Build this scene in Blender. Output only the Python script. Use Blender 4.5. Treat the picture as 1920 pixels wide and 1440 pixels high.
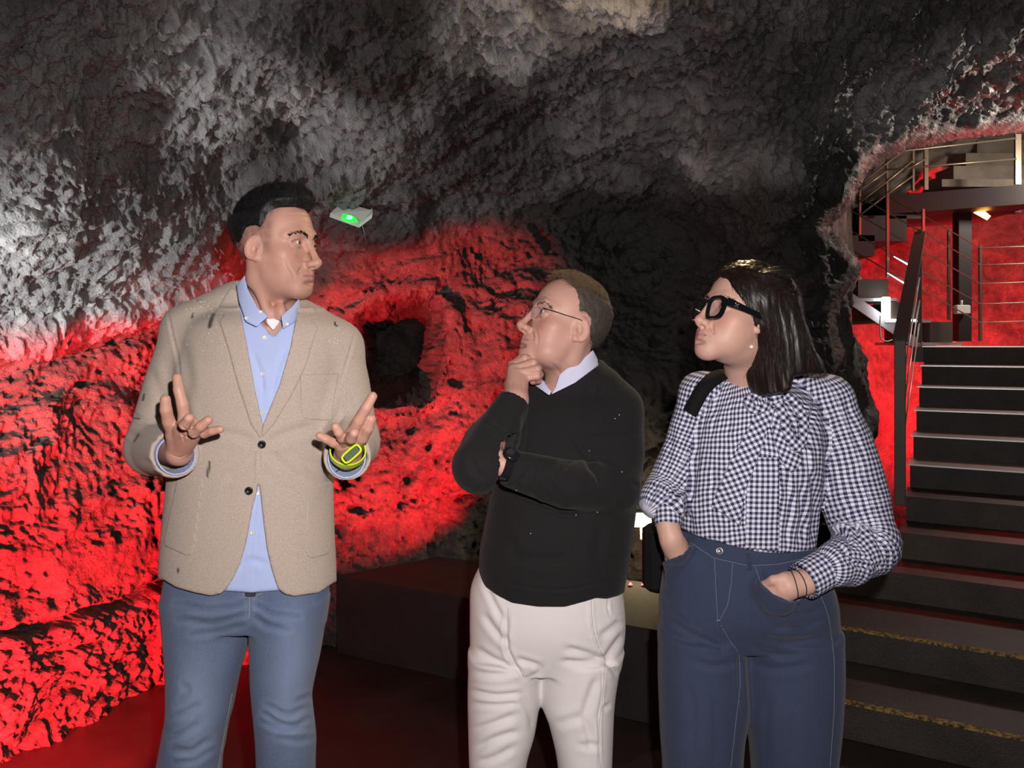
import bpy, math, random
import numpy as np
from mathutils import Vector, Matrix
from mathutils.bvhtree import BVHTree

for _o in list(bpy.data.objects):
    bpy.data.objects.remove(_o)
SC = bpy.context.scene
COL = SC.collection
random.seed(7)
rng = np.random.default_rng(11)

# ------------------------------------------------------------------ camera
FOC, CX, HY, CAMH = 1500.0, 960.0, 645.0, 1.5      # focal length / principal point in photo pixels
cam_d = bpy.data.cameras.new('camera')
cam_d.sensor_width = 36.0
cam_d.lens = 36.0 * FOC / 1920.0
cam_d.shift_y = -(720.0 - HY) / 1920.0
cam_d.clip_start, cam_d.clip_end = 0.02, 100
cam = bpy.data.objects.new('camera', cam_d)
cam.location = (0, 0, CAMH)
cam.rotation_euler = (math.radians(90), 0, 0)
COL.objects.link(cam)
SC.camera = cam

# ------------------------------------------------------------------ world, exposure
w = bpy.data.worlds.new('cave_dark')
SC.world = w
w.use_nodes = True
w.node_tree.nodes['Background'].inputs[0].default_value = (0.9, 0.85, 0.9, 1)
w.node_tree.nodes['Background'].inputs[1].default_value = 0.004
SC.view_settings.view_transform = 'Standard'
SC.view_settings.look = 'None'
SC.view_settings.exposure = 0.0
SC.view_settings.gamma = 1.0
SC.view_settings.use_curve_mapping = False
SC.cycles.max_bounces = 5
SC.cycles.diffuse_bounces = 2
SC.cycles.glossy_bounces = 3
SC.cycles.transparent_max_bounces = 8
SC.cycles.caustics_reflective = False
SC.cycles.caustics_refractive = False
SC.cycles.sample_clamp_indirect = 4.0
SC.cycles.use_denoising = True

# ------------------------------------------------------------------ lamps
def lamp(name, kind, loc, color, watts, target=None, **kw):
    d = bpy.data.lights.new(name, kind)
    d.color = color
    d.energy = watts
    for k, v in kw.items():
        setattr(d, k, v)
    o = bpy.data.objects.new(name, d)
    o.location = loc
    if target is not None:
        o.rotation_euler = (Vector(target) - Vector(loc)).to_track_quat('-Z', 'Y').to_euler()
    COL.objects.link(o)
    return o
RED = (1.0, 0.018, 0.026)
WARM = (1.0, 0.72, 0.38)
# phone flash beside the lens, the only white light from the front
lamp('phone_flash', 'POINT', (0.06, 0.0, 1.60), (1.0, 0.93, 0.90), 150, shadow_soft_size=0.012)
# cave lighting
lamp('white_flood_left', 'SPOT', (-2.05, 2.15, 1.20), (0.90, 0.97, 0.96), 130, (-1.3, 3.8, 2.0), spot_size=math.radians(100), spot_blend=0.9, shadow_soft_size=0.05)
lamp('red_flood_left', 'SPOT', (-1.45, 1.50, 0.20), RED, 2300, (-2.199, 3.354, 0.375), spot_size=math.radians(67), spot_blend=0.25, shadow_soft_size=0.05)
lamp('red_flood_niche', 'SPOT', (-1.25, 1.9, 0.15), RED, 2200, (-0.60, 4.3, 1.22), spot_size=math.radians(30), spot_blend=0.4, shadow_soft_size=0.04)
lamp('red_flood_bench', 'SPOT', (-0.02, 3.84, 0.56), RED, 170, (-0.75, 4.25, 0.92), spot_size=math.radians(82), spot_blend=0.5, shadow_soft_size=0.03)
lamp('red_flood_steps', 'SPOT', (3.5, 3.7, 1.5), RED, 110, (2.35, 3.85, 0.4), spot_size=math.radians(27), spot_blend=0.6, shadow_soft_size=0.05)
lamp('warm_ceiling_spot', 'POINT', (0.33, 2.72, 2.78), WARM, 2.5, shadow_soft_size=0.03)
lamp('warm_spot_overhead', 'SPOT', (0.75, 2.75, 2.55), WARM, 45, (0.15, 1.7, 1.5), spot_size=math.radians(75), spot_blend=0.6, shadow_soft_size=0.04)
lamp('red_flood_stairs', 'POINT', (2.35, 5.9, 0.4), RED, 170, shadow_soft_size=0.1)
lamp('red_flood_gallery', 'SPOT', (4.6, 6.6, 0.9), RED, 1700, (4.4, 9.0, 1.8), spot_size=math.radians(120), spot_blend=0.6, shadow_soft_size=0.1)
lamp('white_flood_gallery', 'POINT', (4.7, 5.9, 2.92), (1.0, 0.9, 0.78), 90, shadow_soft_size=0.1)
lamp('red_flood_gallery_top', 'POINT', (3.5, 5.6, 2.55), RED, 9, shadow_soft_size=0.1)
lamp('red_fill_left', 'SPOT', (-1.95, 1.60, 0.25), RED, 1300, (-2.10, 3.30, 0.38), spot_size=math.radians(60), spot_blend=0.4, shadow_soft_size=0.05)  # unseen fill lamp, added to soften shadows on the left wall


# ------------------------------------------------------------------ maths helpers
def at(px, py, Y):
    return np.array([(px - CX) / FOC * Y, Y, CAMH - (py - HY) / FOC * Y])
def topx(P):
    P = np.asarray(P)
    return CX + P[..., 0] / P[..., 1] * FOC, HY - (P[..., 2] - CAMH) / P[..., 1] * FOC
def lerp(a, b, t): return a + (b - a) * t
def sstep(a, b, x):
    t = np.clip((x - a) / (b - a), 0, 1)
    return t * t * (3 - 2 * t)
_perm = np.concatenate([np.random.default_rng(3).permutation(256)] * 3).astype(np.int32)
_g = np.random.default_rng(5).normal(size=(256, 3)); _g = (_g / np.linalg.norm(_g, axis=1)[:, None]).astype(np.float32)
def perlin(P):
    P = np.asarray(P, np.float32)
    I = np.floor(P); Fr = P - I; I = I.astype(np.int32) & 255
    U = Fr * Fr * Fr * (Fr * (Fr * 6 - 15) + 10)
    out = 0
    for dx in (0, 1):
        wx = U[..., 0] if dx else 1 - U[..., 0]
        hx = _perm[I[..., 0] + dx]
        for dy in (0, 1):
            wy = U[..., 1] if dy else 1 - U[..., 1]
            hy = _perm[hx + I[..., 1] + dy]
            for dz in (0, 1):
                wz = U[..., 2] if dz else 1 - U[..., 2]
                g = _g[_perm[hy + I[..., 2] + dz] & 255]
                d = g[..., 0] * (Fr[..., 0] - dx) + g[..., 1] * (Fr[..., 1] - dy) + g[..., 2] * (Fr[..., 2] - dz)
                out = out + wx * wy * wz * d
    return out * 1.5
def fbm(P, oct=4, ridged=False):
    s, a, f = 0, 1.0, 1.0
    for i in range(oct):
        n = perlin(P * f + 17.3 * i)
        s = s + a * ((1 - 2 * np.abs(n)) if ridged else n)
        a *= 0.5; f *= 2.03
    return s
def segdist(px, py, pts):
    """distance from each pixel point to a polyline, and the fraction along it"""
    best = np.full(np.shape(px), 1e9); tt = np.zeros(np.shape(px))
    pts = np.asarray(pts, float)
    L = np.concatenate([[0], np.cumsum(np.linalg.norm(np.diff(pts, axis=0), axis=1))])
    for i in range(len(pts) - 1):
        a, b = pts[i], pts[i + 1]
        ab = b - a; l2 = max(ab @ ab, 1e-9)
        t = np.clip(((px - a[0]) * ab[0] + (py - a[1]) * ab[1]) / l2, 0, 1)
        d = np.hypot(px - a[0] - t * ab[0], py - a[1] - t * ab[1])
        m = d < best
        best = np.where(m, d, best); tt = np.where(m, (L[i] + t * (L[i + 1] - L[i])) / max(L[-1], 1e-9), tt)
    return best, tt
def polysd(px, py, poly):
    """signed distance to a closed polygon, negative inside"""
    poly = np.asarray(poly, float)
    d, _ = segdist(px, py, np.vstack([poly, poly[:1]]))
    ins = np.zeros(np.shape(px), bool)
    n = len(poly)
    for i in range(n):
        x1, y1 = poly[i]; x2, y2 = poly[(i + 1) % n]
        c = ((y1 > py) != (y2 > py))
        with np.errstate(divide='ignore', invalid='ignore'):
            xi = (x2 - x1) * (py - y1) / ((y2 - y1) if y2 != y1 else 1e-9) + x1
        ins ^= c & (px < xi)
    return np.where(ins, -d, d)
def smooth_poly(pts, n=6, closed=False):
    """Catmull-Rom resample"""
    p = np.asarray(pts, float); m = len(p); out = []
    for i in range(m if closed else m - 1):
        if closed: a, b, c, d = p[(i - 1) % m], p[i], p[(i + 1) % m], p[(i + 2) % m]
        else: a, b, c, d = p[max(i - 1, 0)], p[i], p[i + 1], p[min(i + 2, m - 1)]
        for j in range(n):
            t = j / n
            out.append(0.5 * (2 * b + (c - a) * t + (2 * a - 5 * b + 4 * c - d) * t * t + (3 * b - a - 3 * c + d) * t ** 3))
    if not closed: out.append(p[-1])
    return np.array(out)

# ------------------------------------------------------------------ objects
WLOC = {}
def wloc(o): return WLOC.get(o.name, np.zeros(3)) if o else np.zeros(3)
def tag(o, label=None, cat=None, group=None, kind=None):
    if label: o['label'] = label
    if cat: o['category'] = cat
    if group: o['group'] = group
    if kind: o['kind'] = kind
    return o
def link(o, origin, parent=None):
    COL.objects.link(o)
    WLOC[o.name] = np.asarray(origin, float)
    o.location = Vector(np.asarray(origin, float) - wloc(parent))
    if parent: o.parent = parent
    return o
def empty(name, origin, label=None, cat=None, group=None):
    o = bpy.data.objects.new(name, None); o.empty_display_size = 0.1
    link(o, origin); return tag(o, label, cat, group)
def mesh_np(name, V, faces, mat, smooth=True, attrs=None, uv=None):
    """faces: int array (n,3|4) or list of such arrays / tuples"""
    me = bpy.data.meshes.new(name)
    V = np.asarray(V, np.float32)
    if not isinstance(faces, list): faces = [faces]
    if faces and not isinstance(faces[0], np.ndarray):
        by = {}
        for f in faces: by.setdefault(len(f), []).append(f)
        faces = [np.array(v, np.int32) for v in by.values()]
    me.vertices.add(len(V)); me.vertices.foreach_set('co', V.ravel())
    nl = sum(f.size for f in faces); nf = sum(len(f) for f in faces)
    me.loops.add(nl); me.loops.foreach_set('vertex_index', np.concatenate([f.ravel() for f in faces]).astype(np.int32))
    me.polygons.add(nf)
    st, o = [], 0
    for f in faces:
        st.append(o + np.arange(len(f)) * f.shape[1]); o += f.size
    me.polygons.foreach_set('loop_start', np.concatenate(st).astype(np.int32))
    me.update(calc_edges=True); me.validate()
    me.polygons.foreach_set('use_smooth', np.full(len(me.polygons), smooth, dtype=bool))
    for k, v in (attrs or {}).items():
        v = np.asarray(v, np.float32)
        if v.ndim == 1:
            a = me.attributes.new(k, 'FLOAT', 'POINT'); a.data.foreach_set('value', v)
        elif v.shape[1] == 3:
            a = me.attributes.new(k, 'FLOAT_VECTOR', 'POINT'); a.data.foreach_set('vector', v.ravel())
    if mat: me.materials.append(mat)
    return me
def obj(name, V, faces, mat, parent=None, origin=None, smooth=True, attrs=None, **kw):
    """one mesh object; V in world coordinates"""
    V = np.asarray(V, float)
    if origin is None: origin = wloc(parent) if parent else np.array([*(V[:, :2].mean(0)), V[:, 2].min()])
    origin = np.asarray(origin, float)
    me = mesh_np(name, V - origin, faces, mat, smooth, attrs)
    o = bpy.data.objects.new(name, me)
    link(o, origin, parent)
    return tag(o, **kw)
class MB:
    """collects simple solids"""
    def __init__(s): s.V, s.F = [], []; s.n = 0
    def add(s, V, F):
        s.V.append(np.asarray(V, float)); s.F += [tuple(i + s.n for i in f) for f in F]; s.n += len(V); return s
    def hexa(s, P):   # 8 corners: bottom 0-3 ccw, top 4-7
        return s.add(P, [(3, 2, 1, 0), (4, 5, 6, 7), (0, 1, 5, 4), (1, 2, 6, 5), (2, 3, 7, 6), (3, 0, 4, 7)])
    def box(s, c, h, R=None, bev=0.0):
        c = np.asarray(c, float); R = np.eye(3) if R is None else np.asarray(R)
        if bev <= 0:
            q = np.array([(-1, -1, -1), (1, -1, -1), (1, 1, -1), (-1, 1, -1), (-1, -1, 1), (1, -1, 1), (1, 1, 1), (-1, 1, 1)], float) * h
            return s.hexa(c + q @ R.T)
        hx, hy, hz = h; b = bev
        rings = []
        for z, i in ((-hz, b), (-hz + b, 0), (hz - b, 0), (hz, b)):
            x, y = hx - i, hy - i
            rings.append([(-x + b, -y, z), (x - b, -y, z), (x, -y + b, z), (x, y - b, z), (x - b, y, z), (-x + b, y, z), (-x, y - b, z), (-x, -y + b, z)])
        V = c + np.array(rings).reshape(-1, 3) @ R.T
        F = [tuple(range(7, -1, -1)), tuple(range(24, 32))]
        for r in range(3):
            for j in range(8): k = (j + 1) % 8; F.append((r * 8 + j, r * 8 + k, r * 8 + 8 + k, r * 8 + 8 + j))
        return s.add(V, F)
    def tube(s, pts, rad, n=8, closed=False, flat=None):
        pts = np.asarray(pts, float); m = len(pts)
        rad = np.broadcast_to(np.asarray(rad, float), (m,))
        T = np.gradient(pts, axis=0) if not closed else np.roll(pts, -1, 0) - np.roll(pts, 1, 0)
        T /= np.linalg.norm(T, axis=1)[:, None] + 1e-12
        up = np.array([0, 0, 1.0]) if abs(T[0][2]) < 0.9 else np.array([1.0, 0, 0])
        V = []
        N = np.cross(up, T[0]); N /= np.linalg.norm(N)
        for i in range(m):
            N = N - T[i] * (N @ T[i]); N /= np.linalg.norm(N) + 1e-12
            B = np.cross(T[i], N)
            for j in range(n):
                a = 2 * math.pi * j / n
                V.append(pts[i] + rad[i] * (math.cos(a) * N + math.sin(a) * B))
        F = []
        for i in range(m if closed else m - 1):
            for j in range(n):
                k = (j + 1) % n; i2 = (i + 1) % m
                F.append((i * n + j, i * n + k, i2 * n + k, i2 * n + j))
        if not closed:
            F.append(tuple(range(n - 1, -1, -1))); F.append(tuple((m - 1) * n + j for j in range(n)))
        return s.add(V, F)
    def disc(s, c, nrm, r, h, n=20, prof=None):
        """lathe round axis nrm: prof list of (radius, height)"""
        c = np.asarray(c, float); nrm = np.asarray(nrm, float); nrm = nrm / np.linalg.norm(nrm)
        u = np.cross(nrm, (0, 0, 1.0) if abs(nrm[2]) < 0.9 else (1.0, 0, 0)); u /= np.linalg.norm(u); v = np.cross(nrm, u)
        prof = prof or [(r, 0), (r, h * .7), (r * .9, h), (r * .72, h), (r * .66, h * .7)]
        V, F = [], []
        for (rr, hh) in prof:
            for j in range(n):
                a = 2 * math.pi * j / n
                V.append(c + nrm * hh + rr * (math.cos(a) * u + math.sin(a) * v))
        for i in range(len(prof) - 1):
            for j in range(n): k = (j + 1) % n; F.append((i * n + j, i * n + k, i * n + n + k, i * n + n + j))
        F.append(tuple(range(n - 1, -1, -1))); F.append(tuple((len(prof) - 1) * n + j for j in range(n)))
        return s.add(V, F)
    def build(s, name, mat, parent=None, smooth=False, **kw):
        return obj(name, np.vstack(s.V), s.F, mat, parent, smooth=smooth, **kw)

# ------------------------------------------------------------------ implicit surfaces
class Ell:
    def __init__(s, c, r, R=None):
        s.c = np.asarray(c, float); s.r = np.asarray(r, float); s.R = np.eye(3) if R is None else np.asarray(R)
    def xf(s, c, R, k): return Ell(c + k * R @ s.c, s.r * k, R @ s.R)
    def bounds(s):
        e = np.sqrt(((s.R * s.r) ** 2).sum(1)); return s.c - e, s.c + e
    def __call__(s, X, Y, Z):
        x, y, z = X - s.c[0], Y - s.c[1], Z - s.c[2]
        R = s.R.astype(np.float32)
        a = (x * R[0, 0] + y * R[1, 0] + z * R[2, 0]) / s.r[0]
        b = (x * R[0, 1] + y * R[1, 1] + z * R[2, 1]) / s.r[1]
        c = (x * R[0, 2] + y * R[1, 2] + z * R[2, 2]) / s.r[2]
        k0 = np.sqrt(a * a + b * b + c * c) + 1e-9
        k1 = np.sqrt((a / s.r[0]) ** 2 + (b / s.r[1]) ** 2 + (c / s.r[2]) ** 2) + 1e-9
        return k0 * (k0 - 1) / k1
class Caps:
    """chain of round cones"""
    def __init__(s, pts, rad):
        s.p = np.asarray(pts, float); s.rad = np.broadcast_to(np.asarray(rad, float), (len(s.p),)).copy()
    def xf(s, c, R, k): return Caps(c + k * s.p @ np.asarray(R).T, s.rad * k)
    def bounds(s): return (s.p - s.rad[:, None]).min(0), (s.p + s.rad[:, None]).max(0)
    def __call__(s, X, Y, Z):
        best = None
        for i in range(len(s.p) - 1):
            a, b = s.p[i], s.p[i + 1]; ab = b - a; l2 = max(ab @ ab, 1e-12)
            x, y, z = X - a[0], Y - a[1], Z - a[2]
            t = np.clip((x * ab[0] + y * ab[1] + z * ab[2]) / l2, 0, 1)
            d = np.sqrt((x - t * ab[0]) ** 2 + (y - t * ab[1]) ** 2 + (z - t * ab[2]) ** 2) - (s.rad[i] + t * (s.rad[i + 1] - s.rad[i]))
            best = d if best is None else np.minimum(best, d)
        return best
def _interp(z, zs, v):
    return np.interp(z, zs, v)
class Loft:
    """stack of super-ellipses along z; rows (z, cx, cy, a, b_front, b_back, n)"""
    def __init__(s, rows, grow=0.0, up=8):
        r = np.array(sorted(rows, key=lambda q: q[0]), float)
        r = smooth_poly(r, up)
        s.r = r; s.grow = grow
    def xf(s, c, R, k): raise NotImplementedError
    def bounds(s):
        r = s.r; g = s.grow
        return (np.array([(r[:, 1] - r[:, 3]).min() - g, (r[:, 2] - r[:, 4]).min() - g, r[0, 0] - g]),
                np.array([(r[:, 1] + r[:, 3]).max() + g, (r[:, 2] + r[:, 5]).max() + g, r[-1, 0] + g]))
    def __call__(s, X, Y, Z):
        r = s.r; zz = Z.ravel() if Z.size < 4000 else None
        sh = Z.shape
        zf = np.asarray(Z).reshape(-1)
        cols = [np.interp(zf, r[:, 0], r[:, j]).reshape(sh).astype(np.float32) for j in range(1, 7)]
        cx, cy, a, bf, bb, n = cols
        dx, dy = X - cx, Y - cy
        b = np.where(dy < 0, bf, bb)
        a = a + s.grow; b = b + s.grow
        g = (np.abs(dx / a) ** n + np.abs(dy / b) ** n) ** (1.0 / n)
        rr = np.sqrt(dx * dx + dy * dy)
        d = np.where(g > 0.02, rr * (1 - 1 / np.maximum(g, 0.02)), -np.minimum(a, b))
        return np.maximum(d, np.maximum(Z - r[-1, 0] - s.grow, r[0, 0] - s.grow - Z))
def prow(py, xl, xr, Y, bf, bb=None, n=2.2):
    """loft row from photo pixels at depth Y"""
    return ((CAMH - (py - HY) / FOC * Y), ((xl + xr) / 2 - CX) / FOC * Y, Y, (xr - xl) / 2 / FOC * Y, bf, bf if bb is None else bb, n)
class Field:
    def __init__(s, xs, ys, zs):
        s.ax = [np.asarray(a, np.float32) for a in (xs, ys, zs)]
        s.D = np.full([len(a) for a in s.ax], 0.5, np.float32)
    @staticmethod
    def box(lo, hi, h):
        return Field(*[np.arange(lo[i] - 2 * h, hi[i] + 2.5 * h, h) for i in range(3)])
    def _sl(s, lo, hi, pad):
        out = []
        for i in range(3):
            a = s.ax[i]; i0 = max(np.searchsorted(a, lo[i] - pad) - 2, 0); i1 = min(np.searchsorted(a, hi[i] + pad) + 2, len(a))
            out.append(slice(i0, max(i1, i0)))
        return tuple(out)
    def grid(s, sl):
        x, y, z = s.ax[0][sl[0]], s.ax[1][sl[1]], s.ax[2][sl[2]]
        return x[:, None, None], y[None, :, None], z[None, None, :]
    def _prep(s, p, pad):
        lo, hi = p.bounds(); sl = s._sl(lo, hi, pad)
        if any(q.stop <= q.start for q in sl): return None, None
        X, Y, Z = s.grid(sl)
        if isinstance(p, Loft): Z = np.broadcast_to(Z, np.broadcast_shapes(X.shape, Y.shape, Z.shape)) if False else Z
        return sl, p(X, Y, Z).astype(np.float32)
    def add(s, p, k=0.006):
        sl, d = s._prep(p, k + 0.012)
        if sl is None: return s
        a = s.D[sl]; h = np.maximum(k - np.abs(a - d), 0) / max(k, 1e-9)
        s.D[sl] = np.minimum(a, d) - h * h * k * 0.25
        return s
    def cut(s, p, k=0.003):
        sl, d = s._prep(p, k + 0.012)
        if sl is None: return s
        a = s.D[sl]; d = -d; h = np.maximum(k - np.abs(a - d), 0) / max(k, 1e-9)
        s.D[sl] = np.maximum(a, d) + h * h * k * 0.25
        return s
    def apply(s, fn):
        """fn(D, X, Y, Z) on the whole grid, X.. broadcastable"""
        X, Y, Z = s.ax[0][:, None, None], s.ax[1][None, :, None], s.ax[2][None, None, :]
        s.D = np.asarray(fn(s.D, X, Y, Z), np.float32); return s
    def copy(s):
        f = Field(*s.ax); f.D = s.D.copy(); return f
    def sample(s, P):
        """trilinear sample at points"""
        idx = []
        for i in range(3):
            a = s.ax[i]; q = np.clip(np.interp(P[:, i], a, np.arange(len(a))), 0, len(a) - 1.001)
            idx.append((q.astype(int), (q - q.astype(int))))
        out = 0
        for dx in (0, 1):
            for dy in (0, 1):
                for dz in (0, 1):
                    wgt = (idx[0][1] if dx else 1 - idx[0][1]) * (idx[1][1] if dy else 1 - idx[1][1]) * (idx[2][1] if dz else 1 - idx[2][1])
                    out = out + wgt * s.D[idx[0][0] + dx, idx[1][0] + dy, idx[2][0] + dz]
        return out
    def mesh(s, relax=2):
        D = s.D; S = D < 0
        nx, ny, nz = D.shape
        cnt = np.zeros((nx - 1, ny - 1, nz - 1), np.uint8)
        for dx in (0, 1):
            for dy in (0, 1):
                for dz in (0, 1):
                    cnt += S[dx:nx - 1 + dx, dy:ny - 1 + dy, dz:nz - 1 + dz]
        I, J, K = np.nonzero((cnt > 0) & (cnt < 8))
        del cnt
        idm = np.full((nx - 1, ny - 1, nz - 1), -1, np.int32); idm[I, J, K] = np.arange(len(I))
        c = {}
        for q in range(8):
            dx, dy, dz = q & 1, (q >> 1) & 1, (q >> 2) & 1
            c[q] = D[I + dx, J + dy, K + dz]
        acc = np.zeros((len(I), 3)); n = np.zeros(len(I))
        for a in range(8):
            for ax in range(3):
                if a & (1 << ax): continue
                b = a | (1 << ax)
                va, vb = c[a], c[b]; m = (va < 0) != (vb < 0)
                t = np.where(m, va / np.where(m, va - vb, 1), 0)
                base = np.array([a & 1, (a >> 1) & 1, (a >> 2) & 1], float)
                p = np.repeat(base[None], len(I), 0); p[:, ax] += t
                acc += np.where(m[:, None], p, 0); n += m
        P = acc / n[:, None] + np.stack([I, J, K], 1)
        V = np.stack([np.interp(P[:, i], np.arange(len(s.ax[i])), s.ax[i]) for i in range(3)], 1)
        quads = []
        for ax in range(3):
            sh = [slice(1, -1)] * 3; sh[ax] = slice(0, -1)
            sh2 = list(sh); sh2[ax] = slice(1, None)
            A, B = S[tuple(sh)], S[tuple(sh2)]
            e = np.argwhere(A != B)
            if not len(e): continue
            inside = A[e[:, 0], e[:, 1], e[:, 2]]
            off = np.ones(3, int); off[ax] = 0
            g = e + off
            u, v = (ax + 1) % 3, (ax + 2) % 3
            def cell(du, dv):
                q = g.copy(); q[:, u] -= du; q[:, v] -= dv
                return idm[q[:, 0], q[:, 1], q[:, 2]]
            q = np.stack([cell(1, 1), cell(0, 1), cell(0, 0), cell(1, 0)], 1)
            q[~inside] = q[~inside][:, ::-1]
            quads.append(q)
        Q = np.vstack(quads) if quads else np.zeros((0, 4), int)
        V = relax_mesh(V, Q, relax)
        return V, Q.astype(np.int32)
def relax_mesh(V, Q, n, lam=0.5):
    if n <= 0 or not len(Q): return V
    e = np.vstack([Q[:, [0, 1]], Q[:, [1, 2]], Q[:, [2, 3]], Q[:, [3, 0]]])
    i = np.concatenate([e[:, 0], e[:, 1]]); j = np.concatenate([e[:, 1], e[:, 0]])
    deg = np.bincount(i, minlength=len(V)).astype(float); deg[deg == 0] = 1
    for it in range(n):
        for l in (lam, -lam * 1.04):
            A = np.stack([np.bincount(i, weights=V[j, k], minlength=len(V)) for k in range(3)], 1) / deg[:, None]
            V = V + l * (A - V)
    return V
def normals(V, Q):
    n = np.cross(V[Q[:, 2]] - V[Q[:, 0]], V[Q[:, 3]] - V[Q[:, 1]]) if Q.shape[1] == 4 else np.cross(V[Q[:, 1]] - V[Q[:, 0]], V[Q[:, 2]] - V[Q[:, 0]])
    N = np.zeros_like(V)
    for k in range(3):
        for c in range(Q.shape[1]):
            N[:, k] += np.bincount(Q[:, c], weights=n[:, k], minlength=len(V))
    return N / (np.linalg.norm(N, axis=1)[:, None] + 1e-12)
def drop_islands(V, Q, keep=1, min_faces=None):
    """keep the biggest connected pieces"""
    n = len(V); lab = np.arange(n)
    while True:
        m = lab[Q].min(1); new = lab.copy()
        for c in range(Q.shape[1]): np.minimum.at(new, Q[:, c], m)
        new = new[new]
        if (new == lab).all(): break
        lab = new
    fl = lab[Q[:, 0]]; ids, cn = np.unique(fl, return_counts=True)
    if min_faces: good = ids[cn >= min_faces]
    else: good = ids[np.argsort(-cn)[:keep]]
    Q = Q[np.isin(fl, good)]
    used = np.unique(Q); mp = np.full(n, -1); mp[used] = np.arange(len(used))
    return V[used], mp[Q].astype(np.int32)
def creases(V, Q, items, N=None, facing=True):
    """real folds: items (pixel polyline, width px, depth m[, lip]) pushed along the normals of the side seen from the camera"""
    N = normals(V, Q) if N is None else N
    px, py = topx(V)
    view = V - np.array([0, 0, CAMH]); view /= np.linalg.norm(view, axis=1)[:, None]
    f = np.clip(-(N * view).sum(1) * 3, 0, 1) if facing else np.ones(len(V))
    disp = np.zeros(len(V))
    for it in items:
        pts, wd, dep = it[:3]; lip = it[3] if len(it) > 3 else 0.35
        pts = smooth_poly(pts, 4) if len(pts) > 2 else np.asarray(pts, float)
        lo, hi = pts.min(0) - 4 * wd, pts.max(0) + 4 * wd
        m = np.nonzero((px > lo[0]) & (px < hi[0]) & (py > lo[1]) & (py < hi[1]))[0]
        if not len(m): continue
        d, t = segdist(px[m], py[m], pts)
        tap = np.clip(np.minimum(t, 1 - t) * 5 + 0.15, 0, 1)
        disp[m] += tap * (-dep * np.exp(-(d / wd) ** 2) + lip * dep * np.exp(-((d - 2.0 * wd) / wd) ** 2))
    return V + N * (disp * f)[:, None]
def bvh_of(*VQ):
    Vs, Qs, n = [], [], 0
    for V, Q in VQ:
        Vs.append(V); Qs += [tuple(int(i) + n for i in q) for q in Q]; n += len(V)
    return BVHTree.FromPolygons([tuple(v) for v in np.vstack(Vs)], Qs)
def hit(bvh, px, py, lift=0.0):
    o = Vector((0, 0, CAMH)); d = (Vector(at(px, py, 1.0)) - o).normalized()
    p, n, i, dist = bvh.ray_cast(o, d)
    if p is None: return None, None
    if n.dot(d) > 0: n = -n
    return np.array(p) + np.array(n) * lift, np.array(n)
def surf_line(bvh, pts, lift=0.0008, step=4.0):
    pts = np.asarray(pts, float); out = []
    for a, b in zip(pts[:-1], pts[1:]):
        k = max(1, int(np.hypot(*(b - a)) / step))
        for j in range(k):
            p, n = hit(bvh, *(a + (b - a) * j / k), lift=lift)
            if p is not None: out.append(p)
    p, n = hit(bvh, *pts[-1], lift=lift)
    if p is not None: out.append(p)
    return np.array(out)

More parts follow.
